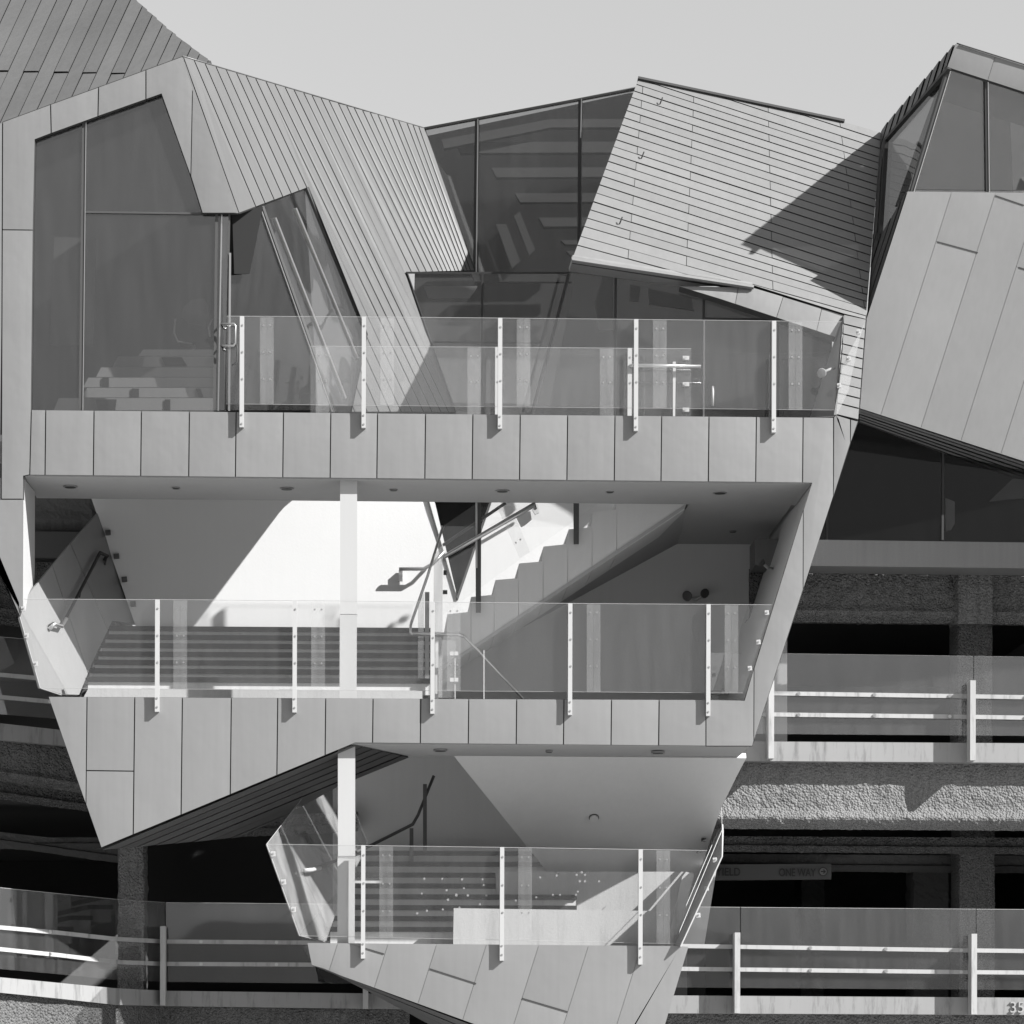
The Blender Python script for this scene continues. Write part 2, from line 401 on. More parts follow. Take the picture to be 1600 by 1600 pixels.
# bodies of the decks, open bays between them
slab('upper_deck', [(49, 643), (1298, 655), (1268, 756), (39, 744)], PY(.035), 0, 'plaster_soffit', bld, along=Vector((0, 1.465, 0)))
xa = U(1075, 793, 1.7).x; xb = U(1262, 757, .04).x
f = [Vector((xa, 1.503, Z1+.004)), Vector((xa-.1, 4.6, Z1+.004)), Vector((xb, 4.6, Z1+.004)), Vector((xb, 1.503, Z1+.004))]
solid('stair_head_ceiling', f, Vector((0, 0, .5)), 'plaster_soffit', bld)
slab('right_leg_wall', [(1269, 757), (1303, 655), (1338, 660), (1178, 1150), (1174, 1162), (1164, 1092)], PY(.036), 0, 'plaster_grey', bld, along=Vector((0, 4.6, 0)))
slab('left_jamb', [(36.6, 747), (36, 948), (30, 960), (-3, 885), (-60, 780), (-60, 747)], PY(.036), 0, 'white_steel', bld, along=Vector((0.05, .9, 0)))
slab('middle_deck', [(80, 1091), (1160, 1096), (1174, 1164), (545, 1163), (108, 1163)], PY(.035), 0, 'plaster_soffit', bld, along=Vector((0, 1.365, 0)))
slab('lower_deck', [(486, 1477), (1056, 1482), (1002, 1690), (760, 1600), (500, 1508)], PY(.035), 0, 'concrete_smooth', bld, along=Vector((0, .5, 0)))
box('lower_floor', U(520, 1476, 0).x, U(1050, 1476, 0).x, .54, 4.3, ZF1-.12, ZF1-.02, 'concrete_smooth', bld)
# siding under the middle deck wedge
a, b, c = U(158, 1326, .03), U(555, 1162.5, .03), U(640, 1184, 1.4)
plW = plane3(a, b, c)
wl = [((158, 1325+6*k+1), (158+397, 1325+6*k+1-163-2.*k)) for k in range(-1, 14)]
cladding('wedge_soffit', bld, [(158, 1326), (555, 1162.5), (640, 1183.5), (529, 1228), (430, 1283), (370, 1307), (210, 1322)], plW,
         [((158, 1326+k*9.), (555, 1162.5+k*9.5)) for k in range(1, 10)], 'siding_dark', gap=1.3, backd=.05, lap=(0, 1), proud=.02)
# ribs under the lower fascia
plL = plane3(U(487, 1509, .03), U(740, 1601, .03), U(672, 1602, 1.3))
cladding('lower_soffit', bld, [(487, 1509), (740, 1601), (900, 1660), (760, 1652), (672, 1602), (578, 1551), (505, 1514)], plL,
         [((480, 1507), (740, 1601+10*k)) for k in range(1, 8)], 'siding', gap=1.6, backd=.05, lap=(0, 1), proud=.015)

# --- white wall behind the terrace, with its pointed window ----------
YW = 3.0
slab('terrace_wall', [(112, 690), (145, 785), (216, 990), (690, 990), (1070, 772), (1070, 690), (799, 690), (766, 787), (714, 938), (660, 785), (626, 690)], PY(YW), .25, 'plaster', bld)
slab('window_reveal', [(626, 690), (660, 785), (714, 938), (713, 926), (680, 787), (648, 690)], PY(YW+.01), .2, 'plaster_grey', bld)
ptw = pane('pointed_window', [(640, 690), (680, 785), (714, 936), (767, 785), (800, 690)], PY(YW+.06), 'glass_smoked', bld)
bar('frame', (799, 690), (714, 937), 3.5, .05, PY(YW), 'mullion', ptw)
bar('frame', (640, 680), (714, 937), 2, .05, PY(YW), 'mullion', ptw)
# unseen level 3 floor, its edge shaped to shade the left of that wall
def sunhit(p, z): t = (z-p.z)/SUNV.z; return p+SUNV*t
K0, K1, K2 = [sunhit(U(x, y, YW), ZF3) for x, y in ((444, 783), (436, 792), (295, 980))]
f = [Vector((-8, 1.503, ZF3)), Vector((K2.x+.02, 1.503, ZF3)), Vector((K2.x, max(K2.y, 1.51), ZF3)), Vector((K1.x, K1.y, ZF3)), Vector((K0.x, min(K0.y, 2.95), ZF3)), Vector((K0.x, 2.98, ZF3)), Vector((-8, 2.98, ZF3))]
solid('shading_floor', f, Vector((0, 0, -.08)), 'plaster_grey', bld)
# wall under the stair
slab('stair_wall', [(640, 985), (640, 1175), (1230, 1175), (1230, 800), (1062, 840), (753, 1000)], PY(4.5), .2, 'plaster_grey', bld)
# stair body rising to the right
zig = [(683, 1052), (698.7, 959.4), (731, 956), (735.9, 932.4), (770, 929), (773.7, 906), (808, 903), (810.8, 880), (846, 877), (849, 853.7), (884, 850), (888.4, 826.7), (923, 823.5), (926.6, 800), (961, 796), (965, 775), (1078, 768), (1070, 796)]
stw = thing('staircase', U(850, 1000, 2.4), 'white concrete staircase with stepped side rising to the right under the upper terrace', 'staircase')
P17 = PY(1.7)
lin = [((xx, 700), (xx, 1100)) for xx in (735.9, 772, 810, 848.5, 887, 925, 963.5)]
for pc in cut(zig, lin):
    slab('stringer_panel', inset(pc, .35), P17, 0, 'plaster_grey', stw, along=Vector((0, 1.25, 0)))
l1 = [U(1070, 794.5, 1.69), U(749, 1008.5, 1.69), U(683, 1051, 1.69)]
l2 = [U(1062, 848, 4.5), U(753, 1015, 4.5), U(700, 1055, 4.5)]
Vv = l1+l2; Vt = [v+Vector((0, 0, .05)) for v in Vv]
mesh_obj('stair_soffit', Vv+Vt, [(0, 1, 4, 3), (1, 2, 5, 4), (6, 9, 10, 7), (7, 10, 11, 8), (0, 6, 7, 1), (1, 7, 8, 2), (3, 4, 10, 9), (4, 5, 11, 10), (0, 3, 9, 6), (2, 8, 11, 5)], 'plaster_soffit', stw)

# stairs going up away from the viewer, level 2 and level 1
def steps(name, label, n, x0s, x1, py0, dpy, y0, pitch):
    st = thing(name, U((x0s[0]+x1)/2, py0+20, y0), label, 'staircase')
    for k in range(n):
        y = y0+pitch*k; py = py0-dpy*k; xl = x0s[0]+(x0s[1]-x0s[0])*k/(n-1)
        a = U(xl, py, y); b = U(x1, py, y); zb = U(xl, py+dpy+6, y).z
        box('riser', a.x, b.x, y+.03, y+pitch+.04, zb-.05, a.z-.061, 'concrete_step', st)
        box('tread', a.x-.01, b.x+.01, y, y+pitch+.06, a.z-.06, a.z, 'nosing_shade', st)  # near-black slabs stand in for the shade under the nosings
    return st
steps('staircase', 'concrete steps, nosing shade painted as dark treads, behind the middle glass guardrail', 7, (137, 170), 672, 1057, 13.2, 1.3, .24)
steps('staircase', 'concrete steps, nosing shade painted as dark treads, behind the lowest glass guardrail', 8, (516, 560), 900, 1448, 17.0, 1.5, .28)
slab('terrace_curb', [(138, 1076), (660, 1079), (660, 1096), (128, 1094)], PY(1.2), .2, 'concrete_smooth', bld)

# --- lower bay -------------------------------------------------------
slab('lower_back_wall', [(520, 1185), (880, 1170), (1150, 1170), (1100, 1480), (520, 1480)], PY(4.3), .2, 'plaster_grey', bld)
plS = plane3(U(711, 1183, 1.4), U(1165, 1187, 1.4), U(1086, 1383, 3.4))
sof = slab('sloping_soffit', [(709, 1181), (1166, 1184.5), (1150, 1215), (1127, 1262), (1086, 1383), (868, 1378)], plS, .08, 'soffit_bounce', bld)
slab('landing_edge', [(850, 1381), (1086, 1386), (1084, 1400), (850, 1396)], PY(3.35), .1, 'concrete_step', bld)
slab('inner_parapet', [(775, 1362), (1084, 1362), (1055, 1484), (775, 1484)], PY(2.6), .15, 'concrete_smooth', bld)
slab('front_parapet', [(709, 1419), (1070, 1424), (1052, 1486), (708, 1482)], PY(1.2), .12, 'concrete_smooth', bld)

# --- columns ---------------------------------------------------------
def column(x0, x1, y0, ym, y1, label):
    c = thing('column', U((x0+x1)/2, y1, .2), label, 'column', 'white terrace columns')
    p = PY(.12)
    slab('shaft', [(x0, y0-8), (x1, y0-8), (x1, ym-.4), (x0, ym-.4)], p, 0, 'white_steel', c, along=Vector((0, .2, 0)))
    slab('base_casing', [(x0-.6, ym+.4), (x1-.3, ym+.4), (x1-.8, y1+6), (x0-1, y1+6)], back(p, -.006), 0, 'white_steel', c, along=Vector((0, .21, 0)))
column(531.5, 558, 758, 960, 1088, 'square white column on the middle terrace, under the upper fascia')
column(528, 555, 1171, 1338, 1472, 'square white column on the lowest terrace, beside the slanted side glass')

# --- left gable glazing ---------------------------------------------
PG = PY(.09)
win = pane('gable_window', [(50, 216), (253, 143), (318, 334), (344, 334), (352, 641), (47, 641)], PG, 'glass_window', bld)
bar('mullion', (131, 188), (125.5, 641), 5, .06, PG, 'mullion', win)
bar('mullion', (134.5, 188), (129.5, 641), 1.2, .02, PG, 'stainless', win, out=.03)
bar('mullion', (131, 331), (318, 333.5), 3, .05, PG, 'mullion', win, out=.022)
bar('mullion', (338.5, 334), (335, 641), 4, .06, PG, 'mullion', win, out=.024)
dr = pane('glass_door', [(345, 335), (358, 335), (353, 641), (338, 641)], PY(.1), 'glass_bay', bld)
bar('door_frame', (346.5, 335), (341, 641), 2, .03, PY(.1), 'stainless', dr)
bar('door_frame', (358.5, 335), (352, 641), 2.5, .04, PY(.1), 'mullion', dr)
tube('door_handle', [U(346, 506, .08), U(348, 506, -.02), U(366, 506, -.05), U(368, 510, -.05), U(368, 536, -.05), U(365, 540, -.05), U(348, 540, -.02), U(346, 539, .08)], .012, 'stainless', dr)
tube('door_handle', [U(359, 536, .3), U(369, 538, .3), U(371, 545, .3), U(370, 566, .3), U(362, 571, .3)], .01, 'dark_steel', dr)
bar('door_stile', (359.5, 395), (358, 641), 3, .03, PY(.06), 'stainless', dr)
# recess beside the gable
PR = plane3(U(358, 325, .6), U(412, 322, .95), U(524, 643, 2.1))
rc = pane('recess_window', [(358, 325), (404, 325), (412, 322), (524, 641), (356, 641)], PR, 'glass_window', bld)
bar('mullion', (411, 322), (524.5, 643), 3.5, .06, PR, 'mullion', rc)
bar('mullion', (406.5, 322), (520, 643), 1.2, .02, PR, 'stainless', rc, out=.025)
slab('recess_soffit', [(363, 336), (373, 333), (409, 322), (411, 324), (390, 428), (366, 428)], back(PR, -.12), .08, 'interior_dark', bld)
# --- left sloping siding wall ---------------------------------------
def warp(px, py):
    u = max(0., (px-285-.355*(py-88))/338); p = 1-.6*min(1, max(0, (py-200)/443)); return .10+4.3*u**p
PLS = Surf(warp)
tops = [303, 320, 337, 353, 369, 384, 399, 415, 429, 445, 459, 474, 487, 501, 513.5, 528, 541, 553, 566, 578, 590, 601, 613, 622.5, 635.6, 645, 654]
def slp(x): return .42+.06*min(1, (x-300)/120) if x < 560 else .48-.12*((x-560)/94)
lin = []
for x in tops:
    yt = 88+(x-285)*.2965
    lin.append(((x, yt), (x+slp(x)*100, yt+100)))
poly = [(286.5, 89), (664, 200), (742, 423), (636, 426), (712, 644), (549, 644), (574, 522), (482, 293), (373.5, 333)]
cladding('siding_wall', bld, poly, PLS, lin, 'siding', gap=1.4, backd=.05, name='siding_board', lap=(1, -.45), proud=.012)
solid('gable_return', [U(286, 90, .03), U(373, 333, .03), U(373, 333, .5), U(286, 90, .5)], Vector((-.03, 0, 0)), 'zinc', bld)
tube('roof_edge', [UP(285+k*37.7, 87.5+k*11.2, back(PLS, -.01)) for k in range(11)], .008, 'siding', bld)
# glazed strip set in that wall
PDS = plane3(U(411, 322, 1.0), U(482, 293, warp(482, 293)+.06), U(549, 644, warp(549, 644)+.04))
gs = pane('slanted_window', [(410, 321), (482, 292), (575, 520), (549, 644), (523, 644)], PDS, 'glass_bay', bld)
for a, b, w_, m_ in (((431, 340), (541, 622), 2.2, 'stainless'), ((463, 325), (560, 560), 2.2, 'stainless'), ((481, 293), (575, 522), 3, 'mullion'), ((486, 300), (576, 518), 1.2, 'stainless')):
    bar('mullion', a, b, w_, .04, PDS, m_, gs, out=.03)
print('slab depths', UP(636, 426, PLS).y, UP(712, 643, PLS).y, UP(742, 422, PLS).y, UP(549, 644, PLS).y, UP(482, 293, PLS).y)

# --- curtain glazing --------------------------------------------------
yD = UP(742, 422, PLS).y
PC = plane3(U(660, 200, 4.42), U(742, 422, 4.42), U(990, 139, 3.4))
cg = pane('upper_glazing', [(658, 201), (744.5, 184), (905.5, 153), (1000, 134), (1000, 200), (893, 430), (735, 426)], PC, 'glass_upper', bld)
bar('top_frame', (656, 201.5), (994, 138), 3, .1, PC, 'mullion', cg, out=.03)
bar('mullion', (744, 185), (741, 425), 4, .08, PC, 'dark_steel', cg)
bar('mullion', (746.5, 186), (744, 425), 1.4, .02, PC, 'stainless', cg, out=.035)
bar('mullion', (905.5, 154), (904, 400), 4, .08, PC, 'dark_steel', cg)
bar('mullion', (908.5, 154), (907, 215), 1.2, .02, PC, 'stainless', cg, out=.035)
bar('mullion', (738, 425), (662, 203), 1.6, .05, PC, 'mullion', cg)
yl = min(UP(636, 426, PLS).y, UP(712, 643, PLS).y)
PLG = plane3(U(636, 426, UP(636, 426, PLS).y-.03), U(712, 643, UP(712, 643, PLS).y-.03), U(889, 426, 3.35))
print('lower glazing y at 889,426 / 830,640', UP(889, 426, PLG).y, UP(830, 640, PLG).y)
lg = pane('lower_glazing', [(637, 426), (890, 426), (832, 648), (713, 648)], PLG, 'glass_curtain', bld)
bar('top_frame', (635, 426), (893, 426.5), 3, .08, PLG, 'dark_steel', lg)
bar('mullion', (754, 427), (751.5, 648), 3.2, .06, PLG, 'dark_steel', lg)
bar('mullion', (673, 534.5), (845, 536), 3, .05, PLG, 'dark_steel', lg, out=.022)
bar('mullion', (637, 427), (713, 645), 1.6, .05, PLG, 'mullion', lg, out=.024)
bar('mullion', (889, 427), (831, 646), 4, .06, PLG, 'dark_steel', lg, out=.026)
# inside the upper glazing
for (y0, y1, xl) in ((222, 239, 712), (262, 277, 768), (302, 316, 805), (340, 354, 842), (375, 382, 876), (392, 400, 885)):
    slab('ceiling_beam', [(xl, y0), (985, y0-1), (985, y1-1), (xl+8, y1)], PY(5.6), .12, 'interior_mid', bld)
slab('ceiling_beam', [(690, 218), (860, 186), (985, 186), (985, 199), (862, 199), (694, 232)], PY(5.5), .12, 'interior_mid', bld)
slab('inner_partition', [(750, 262), (815, 330), (880, 405), (893, 440), (742, 440), (690, 320), (676, 236), (712, 240)], PY(5.2), .1, 'interior_dark', bld)
for q in ([(775, 350), (791, 350), (813, 408), (800, 419)], [(803, 337), (812, 330), (836, 390), (827, 399)]):
    slab('inner_patch', q, PY(5.0), .05, 'interior_mid', bld)
slab('inner_patch', [(662, 447), (746, 447), (733, 466), (670, 466)], PY(4.9), .05, 'interior_mid', bld)
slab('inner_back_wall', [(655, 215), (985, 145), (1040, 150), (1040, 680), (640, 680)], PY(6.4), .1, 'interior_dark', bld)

# --- central ribbed slab ---------------------------------------------
PCS = plane3(U(893, 403, 1.6), U(1353, 499, 1.5), U(998, 121, 3.3))
lefty = [123, 131.7, 142, 152, 163, 173, 184, 195, 206, 218, 229, 240.5, 252, 264, 275.5, 288.5, 301.5, 315, 327.5, 340.5, 353.5, 369, 383]
lefty = [123-12*k for k in range(9, 0, -1)]+lefty
lin = []
for i, yy in enumerate(lefty):
    xx = 998-.371*(yy-120); sl = .325 if yy < 300 else .325-.055*(yy-300)/83
    lin.append(((xx, yy), (xx+100, yy+100*sl)))
poly = [(998, 121), (1180, 163), (1290, 183), (1318, 190), (1377, 207), (1368, 320), (1353, 499), (1318, 490.5), (1176, 446), (895, 402)]
def rown(x, y):
    k = 0
    for i, yy in enumerate(lefty):
        xx = 998-.371*(yy-120); sl = .325 if yy < 300 else .325-.055*(yy-300)/83
        if y > yy+(x-xx)*sl: k = i
    return k
lin += [((1005, 130), (985, 360), lambda x, y: rown(x, y) % 2 == 0), ((1085, 130), (1073, 400), lambda x, y: rown(x, y) % 2 == 1),
        ((1312, 190), (1344, 430), lambda x, y: rown(x, y) % 2 == 0 and x > 1090), ((1200, 160), (1207, 430), lambda x, y: rown(x, y) % 2 == 1 and x > 1080)]
cladding('roof_slope', bld, poly, PCS, lin, 'siding_upper', gap=.85, backd=.12, name='roof_board', lap=(-.32, 1), proud=.007)
rp = bar('ridge_cap', (997, 120.5), (1320, 188), 3.4, .16, PCS, 'dark_steel', bld, out=.03)
for x, y in ((1002, 248), (968, 350), (1031, 163)):
    p = UP(x, y, PCS); tube('snow_hook', [p+PCS[1]*.0, p+PCS[1]*.04+Vector((.01, 0, .01)), p+PCS[1]*.04+Vector((.03, 0, .06))], .008, 'dark_steel', bld, 6)
# eave underside and the light band beneath it
yE = UP(895, 403, PCS).y
f = [UP(895, 404, PCS), UP(1176, 447, PCS), U(1063, 447.5, 1.98), U(889, 424, 2.05)]
ev = solid('eave_soffit', f, Vector((0, .02, .05)), 'zinc', bld)
solid('eave_trim', [UP(893, 401, back(PCS, -.03)), UP(1178, 445.5, back(PCS, -.03)), UP(1178, 449, back(PCS, -.03)), UP(894, 406, back(PCS, -.03))], -PCS[1]*.04, 'siding_upper', bld)
yb = UP(1200, 455, PCS).y
PB = plane3(UP(1176, 450, back(PCS, .02)), UP(1318, 492, back(PCS, .02)), U(1250, 520, UP(1250, 480, PCS).y-.02))
cladding('band_wall', bld, [(1060, 447), (1176, 449), (1318, 492), (1305.5, 527), (1125, 467)], PB, [((1153, 452), (1148, 480)), ((1225, 460), (1213, 497)), ((1285, 478), (1276, 517))], 'zinc', gap=.8, backd=.15)
# strip of siding down to the front frame
ys = UP(1335, 494, PCS).y
PST = plane3(UP(1318, 492, PCS), UP(1352, 500, PCS), U(1306, 648, .02))
lin = [((1316, 506+15.8*k), (1350, 515.+15.8*k)) for k in range(0, 9)]
cladding('siding_strip', bld, [(1318.5, 491.5), (1353, 499.5), (1347.5, 571), (1341, 657), (1306, 648), (1316, 545)], PST, lin, 'siding_upper', gap=1., backd=.08, name='siding_board', lap=(0, 1), proud=.014)
# room under the slope
PRm = plane3(U(889, 430, 2.1), U(1266, 650, 2.0), U(1305, 527, 1.85))
print('room plane', UP(889, 640, PRm).y, UP(1100, 560, PRm).y)
rm = pane('room_glazing', [(889, 426), (1063, 446), (1306, 527), (1266, 652), (831, 652)], PRm, 'glass_curtain', bld)
bar('mullion', (962, 434), (960, 652), 4, .06, PRm, 'dark_steel', rm)
bar('mullion', (1100, 460), (1099.5, 500), 4, .06, PRm, 'dark_steel', rm)
bar('mullion', (1100.5, 500), (1099.5, 652), 2.4, .06, PRm, 'stainless', rm)
bar('mullion', (1098, 497.5), (1222, 499.5), 3, .05, PRm, 'dark_steel', rm, out=.022)
bar('mullion', (1216, 498), (1216, 652), 3, .06, PRm, 'dark_steel', rm)
bar('mullion', (1063, 447), (1306, 528), 3, .06, PRm, 'dark_steel', rm, out=.026)
bar('mullion', (889, 428), (831, 650), 3.4, .06, PRm, 'dark_steel', rm, out=.024)
tube('door_handle', [UP(1114, 603, back(PRm, -.05)), UP(1113.5, 634, back(PRm, -.05))], .016, 'white_steel', rm)
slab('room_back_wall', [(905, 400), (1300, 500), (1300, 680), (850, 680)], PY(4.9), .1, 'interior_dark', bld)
for q, yy, m_ in (([(985, 445), (1001, 448), (998, 470), (984, 470)], 3.6, 'interior_mid'), ([(1013, 451), (1080, 465), (1085, 485), (1015, 475)], 3.8, 'interior_mid'), ([(942, 432), (958, 434), (958, 516), (936, 516), (930, 470)], 3.4, 'interior_mid')):
    slab('inner_patch', q, PY(yy), .05, m_, bld)
rv = solid('room_reveal', [U(1318, 493, UP(1318, 493, PCS).y-.0), U(1306, 650, .04), UP(1266, 652, PRm), UP(1305.5, 526, PRm)], Vector((.04, .02, 0)), 'zinc', bld)
# right lamp behind the glass
# --- right wing -------------------------------------------------------
tip = UP(1163, 380, PCS)
# roof corner: the point on the line to the sun from the shadow tip that the photo shows at (1492,69)
best = min((((proj(tip+SUNV*t)[0]-1489)**2+(proj(tip+SUNV*t)[1]-78)**2), t) for t in [i*.01 for i in range(50, 500)])
QP = tip+SUNV*best[1]; print('tip', tip, 'Q', QP, proj(QP))
YQ = QP.y
YB = 1.1; BN = Vector((.3, -1, -.42)).normalized(); PBay = (U(1418, 299, YB), BN)
s2 = -.318
def sf2(a, b): return lambda x, y: a < x-s2*(y-300) < b
lin = [((x, 300), (x+s2*300, 600)) for x in (1487, 1556, 1625, 1694, 1763)]
lin += [((1465, 378), (1528, 395), sf2(1487, 1556)), ((1556, 306), (1600, 321), sf2(1556, 1625)), ((1592, 418), (1640, 433), sf2(1625, 1694)), ((1660, 350), (1720, 366), sf2(1694, 1763))]
cladding('bay_wall', bld, [(1418, 299), (1780, 303), (1780, 779), (1343.5, 638), (1354, 498)], PBay, lin, 'zinc_bay', jitter=0, gap=.6, backmat='zinc_bay', backd=.02, backoff=Vector((0, .3, 0)))
J = UP(1376, 206, PCS)
PSd = plane3(U(1492, 68, YQ), J, UP(1354, 500, PBay))
sl = [((1378+7.2*k, 200), (1378+7.2*k-60, 400)) for k in range(0, 18)]
for a, b in (((1465, 378), (1528, 395)), ((1556, 306), (1600, 321)), ((1592, 418), (1640, 433))):
    bar('lap_joint', a, b, 2.0, .012, PBay, 'backing', bld, out=.006)
blocker = solid('shade_blocker', [U(1790, 345, .35), U(2250, 300, .35), U(2250, 505, .35), U(1800, 560, .35)], Vector((0, .4, 0)), 'zinc', bld)  # unseen wall added outside the view to shade the sill band
side = cladding('wing_side_wall', bld, [(1492, 69), (1479.5, 105), (1382, 218), (1372, 376), (1419, 299), (1354, 499), (1363, 380), (1376, 205)], PSd,
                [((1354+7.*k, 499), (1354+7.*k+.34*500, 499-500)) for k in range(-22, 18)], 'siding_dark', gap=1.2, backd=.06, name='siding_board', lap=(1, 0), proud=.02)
sw = pane('side_window', [(1480, 107), (1382, 219), (1372, 376), (1419, 299)], back(PSd, .03), 'glass_bay', bld)
bar('frame', (1480, 106), (1381, 219), 3, .05, PSd, 'dark_steel', sw)
bar('frame', (1382, 219), (1372, 376), 2, .05, PSd, 'dark_steel', sw, out=.022)
PH = (U(1486, 90, YQ), Vector((.3, -1, -.5)).normalized())
hood = [(1492.7, 68), (1600, 102), (1780, 159), (1780, 203), (1600, 144), (1479.7, 105)]
cladding('hood_wall', bld, hood, PH, [((1555, 87.6), (1544, 123)), ((1640, 115), (1629, 150)), ((1725, 142), (1714, 180))], 'zinc_hood', gap=.9, backd=.02, backoff=Vector((0, 1.5, .1)))
bar('hood_cap', (1500, 69.6), (1780, 157.6), 2, .1, PH, 'dark_steel', bld)
PWW = plane3(UP(1480, 106, back(PH, .06)), UP(1780, 204, back(PH, .06)), UP(1424, 300, back(PBay, .1)))
ww = pane('wing_window', [(1481, 107), (1780, 205), (1780, 306), (1420, 303)], PWW, 'glass_window', bld)
bar('frame', (1482, 110), (1424.5, 300), 4, .06, PWW, 'mullion', ww)
bar('frame', (1485.5, 111), (1428, 300), 1.2, .02, PWW, 'stainless', ww, out=.03)
bar('mullion', (1540.5, 127), (1542.5, 300), 3.6, .06, PWW, 'dark_steel', ww, out=.022)
bar('mullion', (1544, 128), (1546, 300), 1., .02, PWW, 'stainless', ww, out=.03)
bar('frame', (1479, 106.5), (1780, 204.5), 3.4, .06, PWW, 'dark_steel', ww, out=.026)
for q in ([(1578, 180), (1583, 300), (1640, 300), (1640, 200)],):
    slab('inner_patch', q, PY(YB+2.4), .05, 'interior_mid', bld)
slab('wing_back_wall', [(1474, 114), (1780, 206), (1780, 320), (1400, 320)], PY(YB+3.2), .1, 'interior_dark', bld)
# ribs beneath the bay
PU = plane3(UP(1343.5, 639, back(PBay, .02)), UP(1600, 722, back(PBay, .02)), UP(1600, 722, back(PBay, .02))+Vector((-.3, 1.1, .02)))
cladding('bay_soffit', bld, [(1343.5, 639), (1780, 780), (1780, 812), (1600, 752), (1342, 661)], PU,
         [((1343, 639+4.1*k), (1600, 721+6.*k)) for k in range(1, 6)], 'zinc', gap=1.8, backd=.06, name='siding_board', lap=(0, 1), proud=.012)
# dark glazing under the wing
PD = PY(3.3)
dg = pane('dark_glazing', [(1285, 655), (1345, 655), (1780, 790), (1780, 849), (1265, 843)], PD, 'glass_smoked', bld)
for x in (1293, 1474): bar('mullion', (x, 650), (x-1, 844), 3.5, .06, PD, 'dark_steel', dg)
slab('dark_room_wall', [(1200, 560), (1800, 560), (1800, 880), (1200, 880)], PY(4.8), .1, 'room_black', bld)
slab('inner_patch', [(1478, 778), (1492, 784), (1492, 818), (1486, 828), (1478, 829)], PY(3.5), .05, 'plaster', bld)  # pale patch behind the glass, standing in for a reflection
slab('inner_patch', [(1546, 783), (1582, 748), (1640, 752), (1640, 775)], PY(3.5), .05, 'plaster_soffit', bld)  # second painted reflection in the dark glazing
slab('sill_band', [(1180, 842), (1780, 850), (1780, 890), (1180, 883)], PY(2.7), .6, 'siding_rear', bld)
slab('sill_recess', [(1180, 883), (1780, 891), (1780, 897), (1180, 889)], PY(3.1), .3, 'dark_steel', bld)

# --- big ribbed roof behind the gable ---------------------------------
PBK = plane3(U(0, 190, 3.4), U(285, 90, 3.4), U(190, -5, 5.4))
edge = [(205, -12), (216, 3), (230, 14), (231, 17), (245, 27), (246, 30), (260, 41), (261, 44), (275, 53), (276, 56), (290, 66), (303, 76), (331, 97)]
lin = []
for x0 in [17-23*k for k in range(6, 0, -1)]+[17, 41, 65, 89, 113, 137, 160, 182, 204, 227, 249, 272, 293, 313, 333, 351, 369]:
    lin.append(((x0, 0), (x0-46, 100)))
def band(x, y): 
    u = x+.46*y
    return sum(1 for x0 in [17-23*k for k in range(6, 0, -1)]+[17, 41, 65, 89, 113, 137, 160, 182, 204, 227, 249, 272, 293] if u > x0)
lin.append(((0, 112), (250, 117), lambda x, y: band(x, y) % 2 == 0 and x < 230))
cladding('rear_roof', bld, [(-60, 260), (-60, -40), (180, -40)]+edge+[(310, 120), (285, 130)], PBK, lin, 'siding_rear', gap=1.15, backd=.1, name='roof_board', lap=(.6, .5), proud=.02)

# --- room behind the gable window --------------------------------------
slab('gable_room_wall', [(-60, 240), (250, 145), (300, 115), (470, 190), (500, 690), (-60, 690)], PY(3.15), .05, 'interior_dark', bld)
slab('inner_patch', [(85, 370), (150, 372), (146, 540), (78, 538)], PY(2.4), .05, 'interior_mid', bld)
seat = thing('tiered_seating', U(230, 640, 1.4), 'pale stepped wooden tiers behind the gable window', 'seating')
rows = [(605, 641, 72, 333), (605, 622, 130, 333), (589, 604, 130, 333), (573, 588, 152, 333), (557, 572, 178, 333), (546, 556, 216, 333)]
rows = [(622, 641, 84, 333, 1.0), (606, 621, 128, 333, 1.15), (590, 605, 130, 333, 1.3), (574, 589, 150, 333, 1.45), (557, 573, 176, 333, 1.6), (546, 556, 216, 333, 1.75)]
for (a_, b_, l_, r_, y_) in rows:
    slab('tier', [(l_+8, a_), (r_, a_), (r_, b_), (l_, b_)], PY(y_), .13, 'interior_light', seat)
for q, y_ in (([(252, 558), (284, 558), (292, 571), (258, 571)], 1.58), ([(206, 607), (217, 607), (217, 620), (206, 620)], 1.13), ([(150, 624), (182, 624), (180, 640), (152, 640)], .98), ([(258, 624), (266, 624), (266, 640), (258, 640)], .98), ([(306, 607), (313, 607), (318, 620), (310, 620)], 1.13), ([(160, 590), (170, 590), (170, 604), (160, 604)], 1.28)):
    slab('inlay', q, PY(y_), .03, 'interior_dark', seat)
# office chair
ch = thing('office_chair', U(303, 560, 1.9), 'mesh backed office chair with arms standing behind the gable window', 'chair')
f = [(286, 480), (300, 468), (318, 466), (325, 476), (326, 500), (320, 512), (292, 504), (284, 496)]
slab('backrest', f, PY(1.9), .04, 'interior_mid', ch)
slab('seat', [(278, 520), (290, 512), (326, 516), (326, 532), (300, 535), (280, 532)], PY(1.75), .3, 'interior_dark', ch)
tube('armrest', [U(274, 498, 1.7), U(272, 520, 1.7), U(278, 534, 1.75), U(300, 536, 1.8)], .012, 'stainless', ch, 6)
tube('armrest', [U(332, 498, 1.7), U(326, 512, 1.7), U(328, 526, 1.75)], .012, 'stainless', ch, 6)
tube('pedestal', [U(303, 535, 1.9), U(303, 560, 1.9)], .02, 'stainless', ch, 6)

